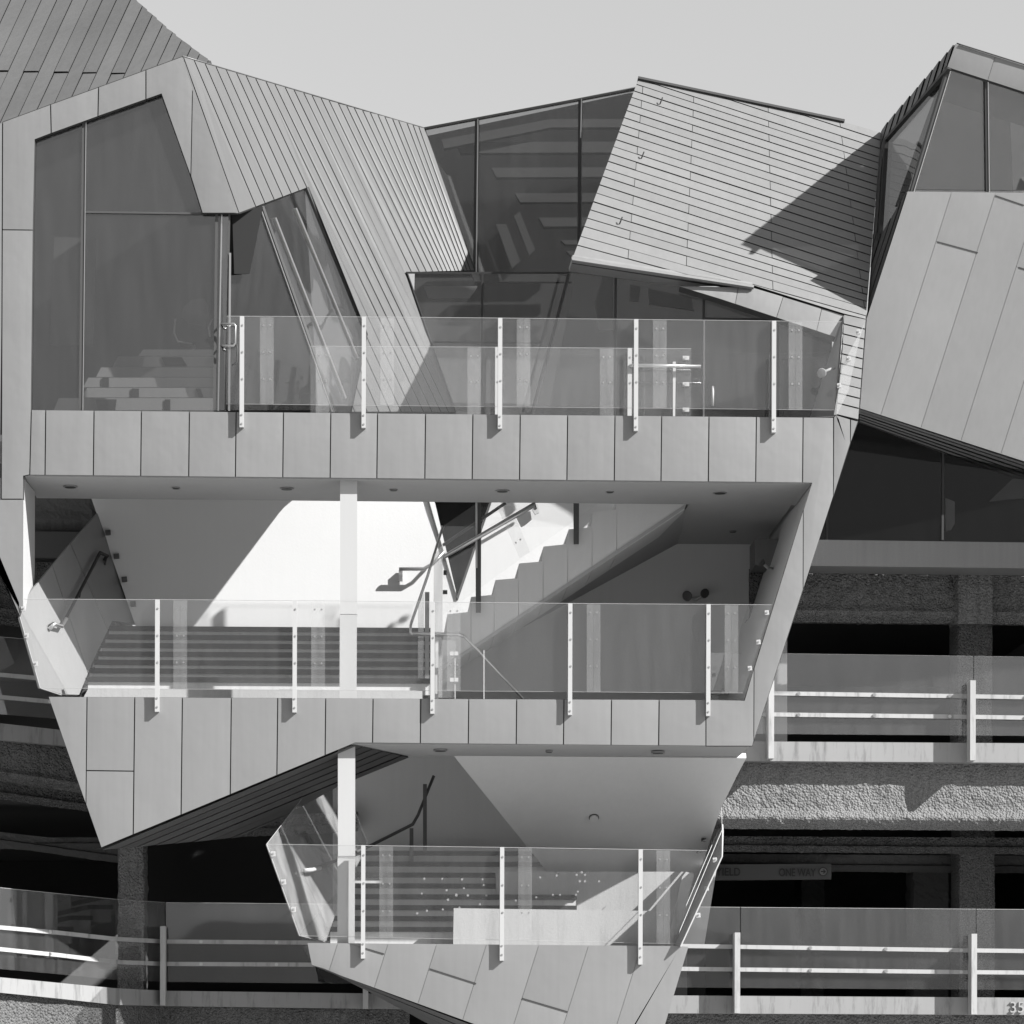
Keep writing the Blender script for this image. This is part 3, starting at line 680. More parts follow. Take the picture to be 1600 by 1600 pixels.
# ------------------------------------------------------------------ downlights, floodlights
def downlight(px, py, z, r, label, dark=True, tilt=None):
    d = ray(px, py); t = (z-CAM.z)/d.z; p = CAM+d*t
    L_ = thing('downlight', p, label, 'light', 'recessed ceiling lights')
    V, Fc = tube_mesh([p+Vector((0, 0, -.012)), p+Vector((0, 0, .01))], r, 16); mesh_obj('trim_ring', V, Fc, 'zinc', L_)
    V, Fc = tube_mesh([p+Vector((0, 0, -.016)), p+Vector((0, 0, .01))], r*.78, 16); mesh_obj('lens', V, Fc, 'dark_steel' if dark else 'lamp_glass', L_)
zs = [(110, 760, .085), (275, 762, .05), (448, 763, .085), (615, 765, .05), (785, 766.5, .085), (953, 768, .05), (1125, 769.5, .085)]
nm = ['leftmost large round ceiling light above the middle terrace', 'small round ceiling fitting above the middle terrace, second from the left', 'large round ceiling light just left of the white column on the middle terrace',
      'small round ceiling fitting just right of the white column on the middle terrace', 'large round ceiling light above the stair glass on the middle terrace', 'small round ceiling fitting above the stepped stair side', 'rightmost large round ceiling light above the middle terrace']
for (x, y, r), l_ in zip(zs, nm): downlight(x, y, Z1-.0, r, l_, r < .06 or True)
downlight(1145, 830, Z1, .05, 'small ceiling fitting deep above the stair wall of the middle terrace')
for x, y, r, l_ in ((688, 1172, .085, 'large round ceiling light left above the lowest terrace'), (858, 1174, .045, 'small round ceiling fitting in the middle above the lowest terrace'), (1028, 1175.5, .085, 'large round ceiling light right above the lowest terrace')):
    downlight(x, y, Z2, r, l_)
p = UP(928, 1277, PLS if False else plS); cl = thing('ceiling_disc', p, 'round white disc fitting on the sloping soffit of the lowest terrace', 'light')
V, Fc = tube_mesh([p-plS[1]*.0, p+plS[1]*.03], .055, 16); mesh_obj('cover', V, Fc, 'plaster_grey', cl)
V, Fc = tube_mesh([p-plS[1]*.0, p+plS[1]*.012], .066, 16); mesh_obj('rim', V, Fc, 'mullion', cl)

def dome(center, axis, r, mat, parent, name='lamp_head'):
    axis = axis.normalized(); u = axis.orthogonal().normalized(); v = axis.cross(u); V = []; Fc = []; n = 12
    prof = [(.15, -.9), (.55, -.75), (.85, -.35), (1., 0), (1.02, .12), (.85, .15)]
    for rr, h in prof:
        for j in range(n):
            t = 2*math.pi*j/n; V.append(center+axis*(h*r)+(u*math.cos(t)+v*math.sin(t))*rr*r)
    for i in range(len(prof)-1):
        for j in range(n): a = i*n+j; b = i*n+(j+1) % n; Fc.append([a, b, b+n, a+n])
    Fc.append(list(range(n-1, -1, -1))); Fc.append([len(V)-n+j for j in range(n)])
    return mesh_obj(name, V, Fc, mat, parent, smooth=True)
fl = thing('floodlight', U(1087, 936, 4.4), 'twin floodlight with two round heads on the wall under the stair', 'light')
dome(U(1074, 931, 4.2), Vector((-.5, -.8, -.3)), .07, 'siding_dark', fl); dome(U(1101, 927, 4.2), Vector((.4, -.8, -.3)), .065, 'siding_dark', fl)
tube('bracket', [U(1078, 934, 4.28), U(1087, 937, 4.4), U(1097, 931, 4.28)], .018, 'white_steel', fl); dome(U(1087, 936, 4.42), Vector((0, -1, 0)), .035, 'white_steel', fl, 'mount')
fl = thing('floodlight', U(1203, 886, 1.9), 'single spotlight fixed to the slanted right jamb of the middle terrace', 'light')
dome(U(1190, 879, 1.7), Vector((-.8, -.3, .5)), .05, 'mullion', fl); tube('bracket', [U(1193, 881, 1.7), U(1199, 887, 1.8), U(1205, 888, 2.0), U(1210, 888, 2.3)], .018, 'white_steel', fl)
fl = thing('floodlight', U(1290, 580, .8), 'round floodlight behind the right end of the top glass guardrail', 'light')
dome(U(1284, 583, .75), Vector((-.4, -.9, -.1)), .06, 'interior_light', fl); tube('bracket', [U(1288, 581, .8), U(1297, 577, .9), U(1304, 575, .95)], .018, 'interior_light', fl)

# ------------------------------------------------------------------ terrace guardrails
def clips(parent, pts, y=-.02, w_=3.2, mat='white_steel'):
    for x, yy in pts:
        c = slab('clip', [(x-w_, yy-w_), (x+w_, yy-w_-.6), (x+w_+.6, yy+w_), (x-w_+.4, yy+w_+.5)], PY(y), .03, mat, parent); bolt(U(x, yy, y-.002), c)

def lerp(tab, x):
    for (x0, v0), (x1, v1) in zip(tab, tab[1:]):
        if x <= x1: return v0+(v1-v0)*(x-x0)/(x1-x0)
    return tab[-1][1]
def guard(label, top, bot, posts, splices, left, right, y=.015, foot=36, boltrows=(14, 56, 98), group='glass guardrails of the terraces', rear=False):
    g = thing('glass_guardrail', U((left[0]+right[0])/2, lerp(bot, (left[0]+right[0])/2), y), label, 'guardrail', group)
    cuts = [None]+list(splices)+[None]
    for i in range(len(cuts)-1):
        a = cuts[i]; b = cuts[i+1]
        l_t, l_b = (left if a is None else (a+.5, a+.5)); r_t, r_b = (right if b is None else (b-.5, b-.5))
        pane('glass_panel', [(l_t, lerp(top, l_t)), (r_t, lerp(top, r_t)), (r_b, lerp(bot, r_b)), (l_b, lerp(bot, l_b))], PY(y), 'glass_guard', g)
    edge = [U(left[0], lerp(top, left[0]), y+.004)]+[U(x, lerp(top, x), y+.004) for x in splices]+[U(right[0], lerp(top, right[0]), y+.004)]
    tube('top_edge', edge, .0028, 'glass_edge', g, 4)
    edge = [U(left[1], lerp(bot, left[1]), y+.004), U(right[1], lerp(bot, right[1]), y+.004)]
    tube('bottom_edge', edge, .0022, 'glass_edge', g, 4)
    for x in splices:
        t, b = lerp(top, x), lerp(bot, x)
        sp = pane('splice_plate', [(x-10.7, t+1), (x+10.7, t+1), (x+10.7, b), (x-10.7, b)], PY(y-.016), 'glass_splice', g)
        for r_ in boltrows:
            for dx in (-5.3, 5.3): bolt(U(x+dx, t+r_, y-.018), sp, mat='stainless')
    for x in posts:
        t = lerp(top, x); b = lerp(bot, x)+foot
        pp = slab('post', [(x-3.1, t-.5), (x+3.5, t-.5), (x+3., b), (x-3.6, b)], PY(y-.092), 0, 'white_steel', g, along=Vector((0, .076, 0)))
        for yy in list(boltrows)+([] if rear else [154, 168]): bolt(U(x+(.9 if yy < 120 else -.3), t+yy, y-.093), pp)
    return g
m = nmat('glass_edge', .3, .3)
guard('top glass guardrail in front of the gable and the sunlit siding', [(340, 494), (570, 495), (781, 497), (995, 499), (1209, 501.5), (1320, 503)], [(340, 631), (781, 633.5), (995, 637), (1208, 639.5), (1320, 641)],
      [377.8, 568.5, 781.5, 994, 1209.5], [417, 605, 818, 1031, 1243], (354, 353), (1315, 1304))
guard('middle glass guardrail spanning the whole middle terrace', [(30, 936), (460, 938), (890, 943), (1210, 945)], [(50, 1075), (460, 1077), (890, 1081), (1170, 1083)],
      [245.5, 460.5, 676, 891, 1107], [281.5, 497, 709, 927.5, 1143], (37, 62), (1206, 1161))
gm = [o for o in COL.objects if o.name.startswith('glass_guardrail')][-1]
clips(gm, [(1198, 957), (1185, 1003), (1171.5, 1044)], y=-.012, w_=3.2)
guard('lowest glass guardrail on the lowest terrace, with three posts', [(410, 1319), (784, 1324), (1110, 1329)], [(460, 1462), (784, 1467), (1070, 1475)],
      [567.5, 784.5, 1001], [603.5, 820.5, 1036.5], (417, 469), (1105, 1063), foot=34, boltrows=(15, 59, 102))
dots = [(663, 1373), (691, 1373), (698, 1391), (700, 1406), (659, 1396), (713, 1399), (692, 1421), (667, 1423), (652, 1427), (844, 1371), (870, 1368), (901, 1367), (909, 1363), (914, 1367), (906, 1377),
        (914, 1377), (936, 1377), (903, 1393), (900, 1398), (875, 1398), (864, 1398), (838, 1402), (722, 1374), (754, 1374), (756, 1383), (725, 1388), (713, 1398), (731, 1399), (760, 1399), (750, 1413), (718, 1418), (806, 1407)]
gl_ = [o for o in COL.objects if o.name.startswith('glass_guardrail')][-1]
for x, yy in dots:  # small pale discs just behind the lowest glass panels
    V, Fc = tube_mesh([U(x, yy, .03), U(x, yy, .034)], .012+.004*random.random(), 8); mesh_obj('pale_dot', V, Fc, 'interior_light', gl_)
g = guard('rear glass guardrail of the top terrace, seen through the front one', [(480, 541), (780, 542.5), (1085, 545)], [(480, 655), (1085, 660)], [777, 984], [504, 741, 948], (485, 485), (1080, 1080), y=1.05, foot=6, boltrows=(14, 54), rear=True)
tube('handrail', [U(984, 572, .95), U(990, 571, .92), U(1095, 572.5, .92)], .022, 'stainless', g)
slab('clip_post', [(1051.5, 565), (1056, 565), (1055, 655), (1051.5, 655)], PY(.98), .05, 'white_steel', g)
for yy in (559, 600, 640):
    c = slab('clip', [(1067, yy-3), (1077, yy-3), (1077, yy+3), (1067, yy+3)], PY(1.0), .04, 'white_steel', g); bolt(U(1071, yy, .99), c)
# clips on the slanted ends
# side screens -----------------------------------------------------------
PSA = plane3(U(30, 960, .05), U(62, 1075, .05), U(214, 975, 3.2))
sg = thing('side_screen', U(100, 1080, 1.), 'pale slanted side screen left of the middle stairs, with a handrail', 'screen')
pa = [(37.5, 938), (51, 920), (110, 849), (152.5, 801), (214, 976), (176, 970), (147, 1030), (124, 1086), (96, 1085), (62.5, 1075), (31, 965)]
for pc in cut(pa, [((82, 884), (150, 1090)), ((110, 849), (180, 1010))]):
    slab('screen_panel', inset(pc, .5), PSA, .03, 'zinc_light', sg)
n_ = PSA[1]*.07
tube('handrail', [UP(x, y, PSA)+n_*k for x, y, k in ((75, 979, .2), (76, 977, 1), (88, 981, 1), (94, 971, 1), (149, 866, 1), (160, 871, 1), (161, 876, .2))], .02, 'dark_steel', sg)
tube('handrail_end', [UP(x, y, PSA)+n_*k for x, y, k in ((75, 984, .2), (76, 978, 1.1), (88, 981.5, 1.1), (95, 969.5, 1.1))], .024, 'stainless', sg)
for a_ in ((118, 927), (158, 876)):
    tube('bracket', [UP(a_[0], a_[1], PSA)+n_, UP(a_[0]+6, a_[1]+6, PSA)], .012, 'dark_steel', sg, 6)
for x, yy in ((168, 832), (181, 869), (193.5, 905), (207, 943.5)):
    slab('clip', [(x-4, yy-3.5), (x+4.5, yy-4.5), (x+5, yy+3), (x-3, yy+4)], PY(2.93), .05, 'mullion', sg)
clips(sg, [(36, 951), (41, 993), (55, 1037)], y=-.01)
tube('screen_edge', [U(31, 964, .03), U(62.5, 1075, .03), U(96, 1086, .3)], .004, 'white_steel', sg, 5)

PSB = plane3(U(416, 1319, .02), U(468, 1462, .02), U(575, 1318, 3.3))
sb = thing('side_screen', U(480, 1470, 1.), 'glass side screen at the left end of the lowest terrace, with a handrail', 'screen')
pb = [(416.5, 1319), (487, 1228), (530, 1226), (556, 1268), (576, 1318), (535, 1400), (518, 1447), (510, 1471), (468, 1462)]
for pc in cut(pb, [((440, 1290), (520, 1470)), ((470, 1250), (560, 1420))]):
    slab('screen_panel', inset(pc, .4), PSB, .015, 'glass_side', sb)
n_ = PSB[1]*.08
tube('handrail', [UP(474, 1364, PSB)+n_*.2, UP(476, 1361, PSB)+n_, UP(484, 1362, PSB)+n_, UP(565, 1327, PSB)+n_*1.2, U(645, 1288, 3.3), U(653, 1274, 3.3), U(678, 1212, 3.3)], .02, 'mullion', sb)
tube('handrail_end', [UP(470, 1362, PSB)+n_*.6, UP(476, 1363, PSB)+n_*1.05, UP(491, 1360, PSB)+n_*1.05], .025, 'white_steel', sb)
clips(sb, [(426.5, 1334), (443, 1378), (458.5, 1421)], y=-.01, w_=3.6)
tube('screen_edge', [U(487, 1228, 1.6), U(416.5, 1319, .015), U(468, 1462, .015), U(508, 1472, .6)], .0035, 'glass_edge', sb, 5)
for x0, x1, y0, y1 in ((661, 667, 1225, 1330), (640, 646, 1294, 1405)):
    slab('post', [(x0, y0), (x1, y0), (x1, y1), (x0, y1)], PY(3.25), .05, 'mullion', sb)

PSCr = plane3(U(1062, 1478, .02), U(1127, 1338, .02), U(1090, 1373, 2.9))
sc_ = thing('side_screen', U(1075, 1478, .6), 'slanted opaque side screen at the right end of the lowest terrace, with clips', 'screen')
for pc in cut([(1063, 1479), (1128, 1338), (1129.5, 1298), (1127, 1258), (1117, 1275), (1085, 1365), (1040, 1479)], [((1127, 1300), (1052, 1479)), ((1129, 1282), (1045, 1479))]):
    slab('screen_panel', inset(pc, .4), PSCr, .015, 'white_steel', sc_)  # opaque pale metal panels, solid so that they shade the parapets
tube('screen_edge', [U(1127, 1262, 1.8), U(1128.5, 1300, 1.), U(1128, 1338, .015), U(1062, 1479, .015)], .004, 'white_steel', sc_, 5)
slab('kick_plate', [(1066, 1370), (1072, 1362), (1085, 1366), (1056, 1478), (1042, 1478)], PY(1.15), .02, 'white_steel_worn', sc_)
clips(sc_, [(1117, 1343.5), (1104, 1388), (1091, 1430)], y=-.01, w_=3.3)
for x, yy in ((1115, 1275), (1107, 1293.5), (1099.5, 1312), (1092, 1330)):
    slab('clip', [(x-3, yy-2.5), (x+4, yy-2.5), (x+3.4, yy+2.5), (x-3.4, yy+2.5)], PY(2.6), .05, 'dark_steel', sc_)
PSE = plane3(U(1317, 503, .02), U(1305, 641, .02), U(1345, 515, .6))
se = thing('side_screen', U(1310, 640, .2), 'narrow glass end screen by the siding strip at the right end of the top terrace', 'screen')
slab('screen_panel', [(1352, 503), (1330, 545), (1317, 570), (1303, 648), (1308, 648), (1326, 610), (1343, 530)], PY(-.02), .012, 'glass_side', se)
clips(se, [(1341, 518), (1326, 560), (1311, 602)], y=-.05, w_=3.)

# stair guard on the rising flight -----------------------------------------
sg2 = thing('stair_guardrail', U(760, 960, 1.65), 'clear glass stair guardrail with dark posts and tubular rails on the rising white stair', 'guardrail')
pane('glass_panel', [(692, 822), (760, 776), (950, 776), (692, 960)], PY(1.64), 'glass_guard', sg2)
sp = pane('splice_plate', [(776, 790), (798, 790), (828, 862), (812, 872)], PY(1.62), 'glass_splice', sg2)
bolt(U(806, 848, 1.6), sp, mat='dark_steel'); bolt(U(813, 843, 1.6), sp)
for x0, x1, y1 in ((743, 752, 957), (896, 905, 850)):
    slab('post', [(x0, 770), (x1, 770), (x1-.5, y1), (x0+.5, y1)], PY(1.6), .03, 'mullion', sg2)
    slab('post', [(x0, 770), (x0+3, 770), (x0+3, y1-70), (x0, y1-70)], PY(1.56), .03, 'white_steel', sg2)
tube('handrail', [U(694, 870, 1.5), U(834, 789, 1.5), U(836, 795, 1.55)], .026, 'stainless', sg2)
tube('lower_rail', [U(692, 852, 1.9), U(790, 786, 1.9)], .02, 'mullion', sg2)
wr = thing('wall_handrail', U(640, 900, 3.2), 'short tubular handrail on the sunlit white wall left of the pointed window', 'handrail')
tube('rail', [U(623.5, 889, 2.85), U(662, 889, 2.85), U(676, 881, 2.85), U(694, 862, 2.85)], .024, 'stainless', wr)
slab('bracket', [(623, 890), (629, 890), (629, 908), (623, 908)], PY(2.92), .06, 'stainless', wr)
wr = thing('wall_handrail', U(835, 795, 3.2), 'handrail end with a wall bracket at the top of the sunlit white wall', 'handrail')
tube('rail', [U(760, 832, 2.85), U(832, 790, 2.85)], .022, 'stainless', wr)
slab('bracket', [(828, 788), (840, 788), (842, 801), (836, 804)], PY(2.9), .05, 'white_steel', wr)
lp = thing('looped_handrail', U(680, 1080, 1.1), 'bent tubular handrail that loops at the foot of the rising stair and runs down right', 'handrail')
tube('rail', [U(692, 822, 1.5), U(668, 900, 1.45), U(643, 972, 1.4), U(641.5, 978, 1.35), U(641.5, 988, 1.3), U(645, 991, 1.3), U(718, 992, 1.25), U(726, 995, 1.25), U(745, 1014, 1.3), U(817, 1092, 1.6)], .017, 'stainless', lp)
tube('rail_top', [U(645, 990, 1.26), U(716, 991, 1.21), U(725, 994, 1.21)], .02, 'stainless', lp)
ng = thing('newel_screen', U(680, 1085, 1.), 'narrow upright glass screen and posts at the foot of the rising stair', 'screen')
slab('screen_panel', [(678, 868), (692, 850), (691, 1090), (676, 1090)], PY(1.3), .012, 'glass_side', ng)
slab('screen_panel', [(653, 943), (663, 925), (661, 1085), (653, 1085)], PY(1.5), .012, 'glass_side', ng)
slab('post', [(664, 925), (671, 925), (670, 1090), (664, 1090)], PY(1.45), .04, 'zinc', ng)
slab('post', [(680, 996), (685, 996), (685, 1092), (680, 1092)], PY(1.2), .04, 'white_steel', ng)
slab('screen_panel', [(690, 1000), (712, 1000), (712, 1090), (690, 1090)], PY(1.1), .012, 'glass_splice', ng)
for yy in (1021, 1062):
    for x in (706, 713): slab('clip', [(x-3, yy-3), (x+3, yy-3), (x+3, yy+3), (x-3, yy+3)], PY(1.05), .03, 'white_steel', ng)
slab('clip', [(693, 891), (698, 891), (698, 898), (693, 898)], PY(1.5), .03, 'dark_steel', ng); slab('clip', [(692, 922), (699, 922), (699, 928), (692, 928)], PY(1.5), .03, 'mullion', ng)
slab('edge_strip', [(710.5, 1020), (711.8, 1020), (711.8, 1092), (710.5, 1092)], PY(1.08), .02, 'white_steel', ng)
slab('edge_strip', [(755.5, 1016), (757, 1016), (757, 1092), (755.5, 1092)], PY(1.08), .02, 'white_steel', ng)

# ------------------------------------------------------------------ parking garage
gar = thing('parking_garage', (4, 8, 0), 'dark open parking garage of rough concrete beams behind the metal building', 'garage')
def rough_beam(name, top, bot, yface, lip=.12, depth=.5, x0=0, x1=1, mat='shotcrete', parent=gar, amp=.035, step=.035, seed=0., notch=None):
    """sprayed-concrete beam: rounded lower lip, lumpy face. top/bot: (px,py,y) rows given at both ends"""
    (ax, ay, aY), (bx, by, bY) = top; (cx, cy, cY), (dx_, dy_, dY) = bot
    TA, TB = U(ax, ay, aY), U(bx, by, bY); BA, BB = U(cx, cy, cY), U(dx_, dy_, dY)
    n = max(8, int((TB-TA).length/step)); hgt = (TA-BA).length; mrows = max(8, int(hgt/step))
    V = []; Fc = []
    for i in range(n+1):
        u = i/n; T = TA.lerp(TB, u); B = BA.lerp(BB, u)
        for j in range(mrows+7):
            if j <= mrows:
                v = j/mrows; p = T.lerp(B, v)
                bul = lip*math.exp(-((v-.9)/.09)**2)*.6 if lip else 0
                p = p+Vector((0, -bul, 0))
            else:
                k = (j-mrows)/6; p = B+Vector((0, depth*k, -.02-.05*math.sin(min(k*4, 1)*math.pi)*1.))
            q = p*6+Vector((seed, 0, 0))
            d = noise.noise(q)*amp+noise.noise(p*17)*amp*.75+noise.noise(p*38)*amp*.35
            d *= .6; p = p+Vector((0, -d, -.6*abs(d) if v > .85 or j > mrows else 0))
            V.append(p)
    m_ = mrows+7
    for i in range(n):
        for j in range(m_-1): a = i*m_+j; Fc.append([a, a+1, a+1+m_, a+m_])
    o = mesh_obj(name, V, Fc, mat, parent, smooth=False)
    return o
def flat_col(name, x0, x1, y0, y1, yf, mat='shotcrete_dark', d=.5, amp=.02):
    A_, B_ = U(x0, y0, yf), U(x1, y1, yf); n = 14; mr = int((A_.z-B_.z)/.05)+2; V = []; Fc = []
    for j in range(mr+1):
        z = A_.z+(B_.z-A_.z)*j/mr
        for i in range(n):
            u = i/(n-1)
            if u < .2: p = Vector((A_.x, yf+d*(1-u/.2), z))
            elif u > .8: p = Vector((B_.x, yf+d*(u-.8)/.2, z))
            else: p = Vector((A_.x+(B_.x-A_.x)*(u-.2)/.6, yf, z))
            dd = noise.noise(p*9)*amp+noise.noise(p*28)*amp*.7; p = p+Vector((dd, -dd, 0)); V.append(p)
    for j in range(mr):
        for i in range(n-1): a = j*n+i; Fc.append([a, a+1, a+1+n, a+n])
    return mesh_obj(name, V, Fc, mat, gar)
XR = 1780
# right hand side
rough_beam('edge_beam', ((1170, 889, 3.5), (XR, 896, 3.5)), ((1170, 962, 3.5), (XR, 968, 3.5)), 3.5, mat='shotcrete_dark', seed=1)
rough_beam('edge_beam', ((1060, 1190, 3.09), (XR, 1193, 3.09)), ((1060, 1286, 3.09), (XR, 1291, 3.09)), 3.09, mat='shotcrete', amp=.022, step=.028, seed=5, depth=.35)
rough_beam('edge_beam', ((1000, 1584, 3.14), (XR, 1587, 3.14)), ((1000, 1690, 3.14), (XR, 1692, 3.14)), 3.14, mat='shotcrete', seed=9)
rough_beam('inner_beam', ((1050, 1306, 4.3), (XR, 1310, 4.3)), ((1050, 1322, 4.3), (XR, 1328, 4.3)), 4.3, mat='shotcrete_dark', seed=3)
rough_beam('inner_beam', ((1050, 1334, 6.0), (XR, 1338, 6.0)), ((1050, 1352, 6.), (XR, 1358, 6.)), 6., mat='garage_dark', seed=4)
flat_col('concrete_column', 1494, 1554, 893, 975, 3.36, amp=.012, mat='shotcrete_dark')
flat_col('concrete_column', 1494, 1553, 950, 1190, 4.9, amp=.008, mat='shotcrete')
flat_col('concrete_column', 1496, 1557, 1250, 1580, 5.2, amp=.008, mat='shotcrete')
flat_col('concrete_column', 1425, 1485, 1330, 1560, 7.0, mat='garage_dark')
flat_col('concrete_column', 1250, 1290, 1330, 1560, 11.0, mat='garage_dark')
# floors and dark back
def zat(py, y, px=1400): return U(px, py, y).z
XL, XRw = U(-260, 1000, 3).x, U(XR, 1000, 3).x
zz = [(zat(893, 3.6)+.25, zat(893, 3.6)+.02), (zat(1190, 3.4), zat(1284, 3.4)+.25), (zat(1584, 3.4), zat(1690, 3.4)+.25)]
for (a_, b_), xs_ in zip(zz, (1215, 1128, 1110)): box('floor_slab', U(xs_, 1000, 3.8).x, XRw, 3.75, 16, b_, a_, 'garage_dark', gar)
for a_, b_, xr_ in ((zat(893, 3.6)+.25, zat(893, 3.6)+.02, 150), (zat(1165, 3.4, 100), zat(1240, 3.6, 100), 250), (zat(1575, 3.4, 100), zat(1684, 3.4, 100), 640)):
    box('floor_slab', XL, U(xr_, 1000, 3.8).x, 3.75, 16, b_, a_, 'garage_dark', gar)
box('side_wall', U(1050, 1000, 4.9).x, U(1072, 1000, 4.9).x, 4.75, 16, 0, zat(640, 5, 600), 'garage_dark', gar)
box('back_wall', XL, XRw, 16, 16.3, 0, zz[0][0], 'garage_dark', gar)
box('end_wall', XRw, XRw+.3, 3.3, 16, 0, zz[0][0], 'garage_dark', gar)
box('end_wall', XL-.3, XL, .3, 16, 0, zz[0][0], 'garage_dark', gar)
box('core_wall', U(216, 1000, 5).x, U(1100, 1000, 5).x, 4.8, 5.1, 0, zat(640, 5, 600), 'interior_dark', gar)
box('ground_wall', U(-200, 1700, 3.3).x, XRw, 3.35, 3.7, 0, zat(1684, 3.4), 'shotcrete_dark', gar)
# white curbs, right
def curb(p, label=None, dep=.3, mat='curb_white'):
    """p: list of (px, ytop, ybot, depth)"""
    V = []; n = len(p)
    for (x, a, b, y) in p: V += [U(x, a, y), U(x, b, y), U(x, b, y)+Vector((0, dep, 0)), U(x, a, y)+Vector((0, dep, 0))]
    Fc = [[0, 1, 2, 3], [4*n-1, 4*n-2, 4*n-3, 4*n-4]]
    for i in range(n-1):
        for k in range(4): a = 4*i+k; b = 4*i+(k+1) % 4; Fc.append([a, b, b+4, a+4])
    return mesh_obj('curb', V, Fc, mat, gar)
curb([(1040, 1157.5, 1188, 2.9), (XR, 1162.5, 1193, 2.9)])
curb([(1000, 1555, 1583, 2.9), (XR, 1560, 1586.5, 2.9)])
LB = [(-60, 0.1), (0, .4), (90, 1.0), (180, 1.9), (222, 2.6), (258, 3.0), (640, 3.0)]
LB2 = [(-60, 2.6), (100, 2.8), (300, 3.0)]
def yL(x): return lerp(LB, x)
def row(tab, xs): return [(x, lerp(tab, x)) for x in xs]
XSL = [-60, 0, 90, 180, 258, 480, 640]
ct = [(-60, 1521.5), (0, 1527), (90, 1535.5), (180, 1544), (258, 1548), (640, 1553)]; cb_ = [(-60, 1545), (0, 1551), (90, 1560), (180, 1570), (258, 1572), (640, 1577)]
curb([(x, lerp(ct, x), lerp(cb_, x), yL(x)) for x in XSL])
for i in range(len(XSL)-1):
    xa_, xb_ = XSL[i], XSL[i+1]
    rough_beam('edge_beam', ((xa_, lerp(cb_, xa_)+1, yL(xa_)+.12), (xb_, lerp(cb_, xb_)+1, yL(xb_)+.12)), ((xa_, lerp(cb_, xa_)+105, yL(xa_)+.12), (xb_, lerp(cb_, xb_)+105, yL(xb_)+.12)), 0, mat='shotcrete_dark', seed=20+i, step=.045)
# upper left curb and beams
ct2 = [(-60, 1126), (0, 1130), (100, 1141), (300, 1160)]; cb2 = [(-60, 1150), (0, 1156), (100, 1165), (300, 1184)]
X2 = [-60, 0, 90, 200]
curb([(x, lerp(ct2, x), lerp(cb2, x), lerp(LB2, x)) for x in X2])
for i in range(len(X2)-1):
    xa_, xb_ = X2[i], X2[i+1]
    def rb(t0, t1, dy, mat, sd, lip=.12):
        s_ = 11/100.
        rough_beam('edge_beam' if dy < .5 else 'inner_beam', ((xa_, t0+s_*xa_, lerp(LB2, xa_)+dy), (xb_, t0+s_*xb_, lerp(LB2, xb_)+dy)), ((xa_, t1+s_*xa_*1.3, lerp(LB2, xa_)+dy), (xb_, t1+s_*xb_*1.3, lerp(LB2, xb_)+dy)), 0, mat=mat, seed=sd+i, step=.045, lip=lip)
    rb(1157, 1212, .15, 'shotcrete_dark', 40); rb(1222, 1240, .8, 'shotcrete_dark', 50); rb(1300, 1314, 2.2, 'garage_dark', 60)
    rb(950, 966, .6, 'shotcrete_dark', 70)
rough_beam('inner_beam', ((-60, 1308, 5.), (640, 1310, 5.)), ((-60, 1318, 5.), (640, 1322, 5.)), 0, mat='garage_dark', seed=77)
rough_beam('inner_beam', ((200, 1284, 4.), (560, 1268, 4.)), ((200, 1308, 4.), (560, 1290, 4.)), 0, mat='shotcrete_dark', seed=78)
flat_col('concrete_column', 183, 227, 1250, 1560, 3.3, mat='shotcrete')
# seen through the left of the middle terrace
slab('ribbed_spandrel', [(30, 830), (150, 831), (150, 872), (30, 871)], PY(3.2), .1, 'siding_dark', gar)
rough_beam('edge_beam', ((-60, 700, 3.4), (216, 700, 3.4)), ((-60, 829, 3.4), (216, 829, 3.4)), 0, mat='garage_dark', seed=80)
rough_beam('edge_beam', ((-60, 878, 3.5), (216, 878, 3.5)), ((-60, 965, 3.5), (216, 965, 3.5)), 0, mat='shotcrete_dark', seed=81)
# numerals on the curb
def text_mesh(name, s, h_px, px, py, y, mat, parent, ext=.01, bold=False, wpx=None):
    c = bpy.data.curves.new(name, 'FONT'); c.body = s; c.extrude = ext; c.size = 1
    if bold: c.offset = .012
    o = bpy.data.objects.new(name, c); COL.objects.link(o); dg_ = bpy.context.evaluated_depsgraph_get()
    me = bpy.data.meshes.new_from_object(o.evaluated_get(dg_)); bpy.data.objects.remove(o)
    h = h_px*(D+y)/F; sc = h/.69; p = U(px, py, y)
    sx = sc if wpx is None else wpx*(D+y)/F/max(v.co.x for v in me.vertices)
    V = [Vector((v.co.x*sx, -v.co.z, v.co.y*sc))+p for v in me.vertices]
    fs = [list(q.vertices) for q in me.polygons]; bpy.data.meshes.remove(me)
    return mesh_obj(name, V, fs, mat, parent, recalc=False)
text_mesh('numeral', '35', 17, 1577, 1582, 2.885, 'numeral', gar, ext=.012)
# direction sign
sg_ = thing('direction_sign', U(1200, 1362, 5.4), 'long grey YIELD and ONE WAY sign with an arrow, hanging in the dark garage', 'sign')
slab('sign_panel', [(1085, 1351), (1299, 1349.5), (1299, 1374), (1085, 1376)], PY(5.4), .05, 'sign_face', sg_)
text_mesh('lettering', 'YIELD', 12, 1119, 1368, 5.38, 'lettering', sg_, ext=.003, bold=True, wpx=38)
text_mesh('lettering', 'ONE WAY', 12, 1217, 1369, 5.38, 'lettering', sg_, ext=.003, bold=True, wpx=58)
p = U(1286, 1362, 5.39)
V, Fc = tube_mesh([p, p+Vector((0, -.015, 0))], .062, 20); mesh_obj('arrow_disc', V, Fc, 'lettering', sg_)
V, Fc = tube_mesh([p, p+Vector((0, -.018, 0))], .050, 20); mesh_obj('arrow_field', V, Fc, 'curb_white', sg_)
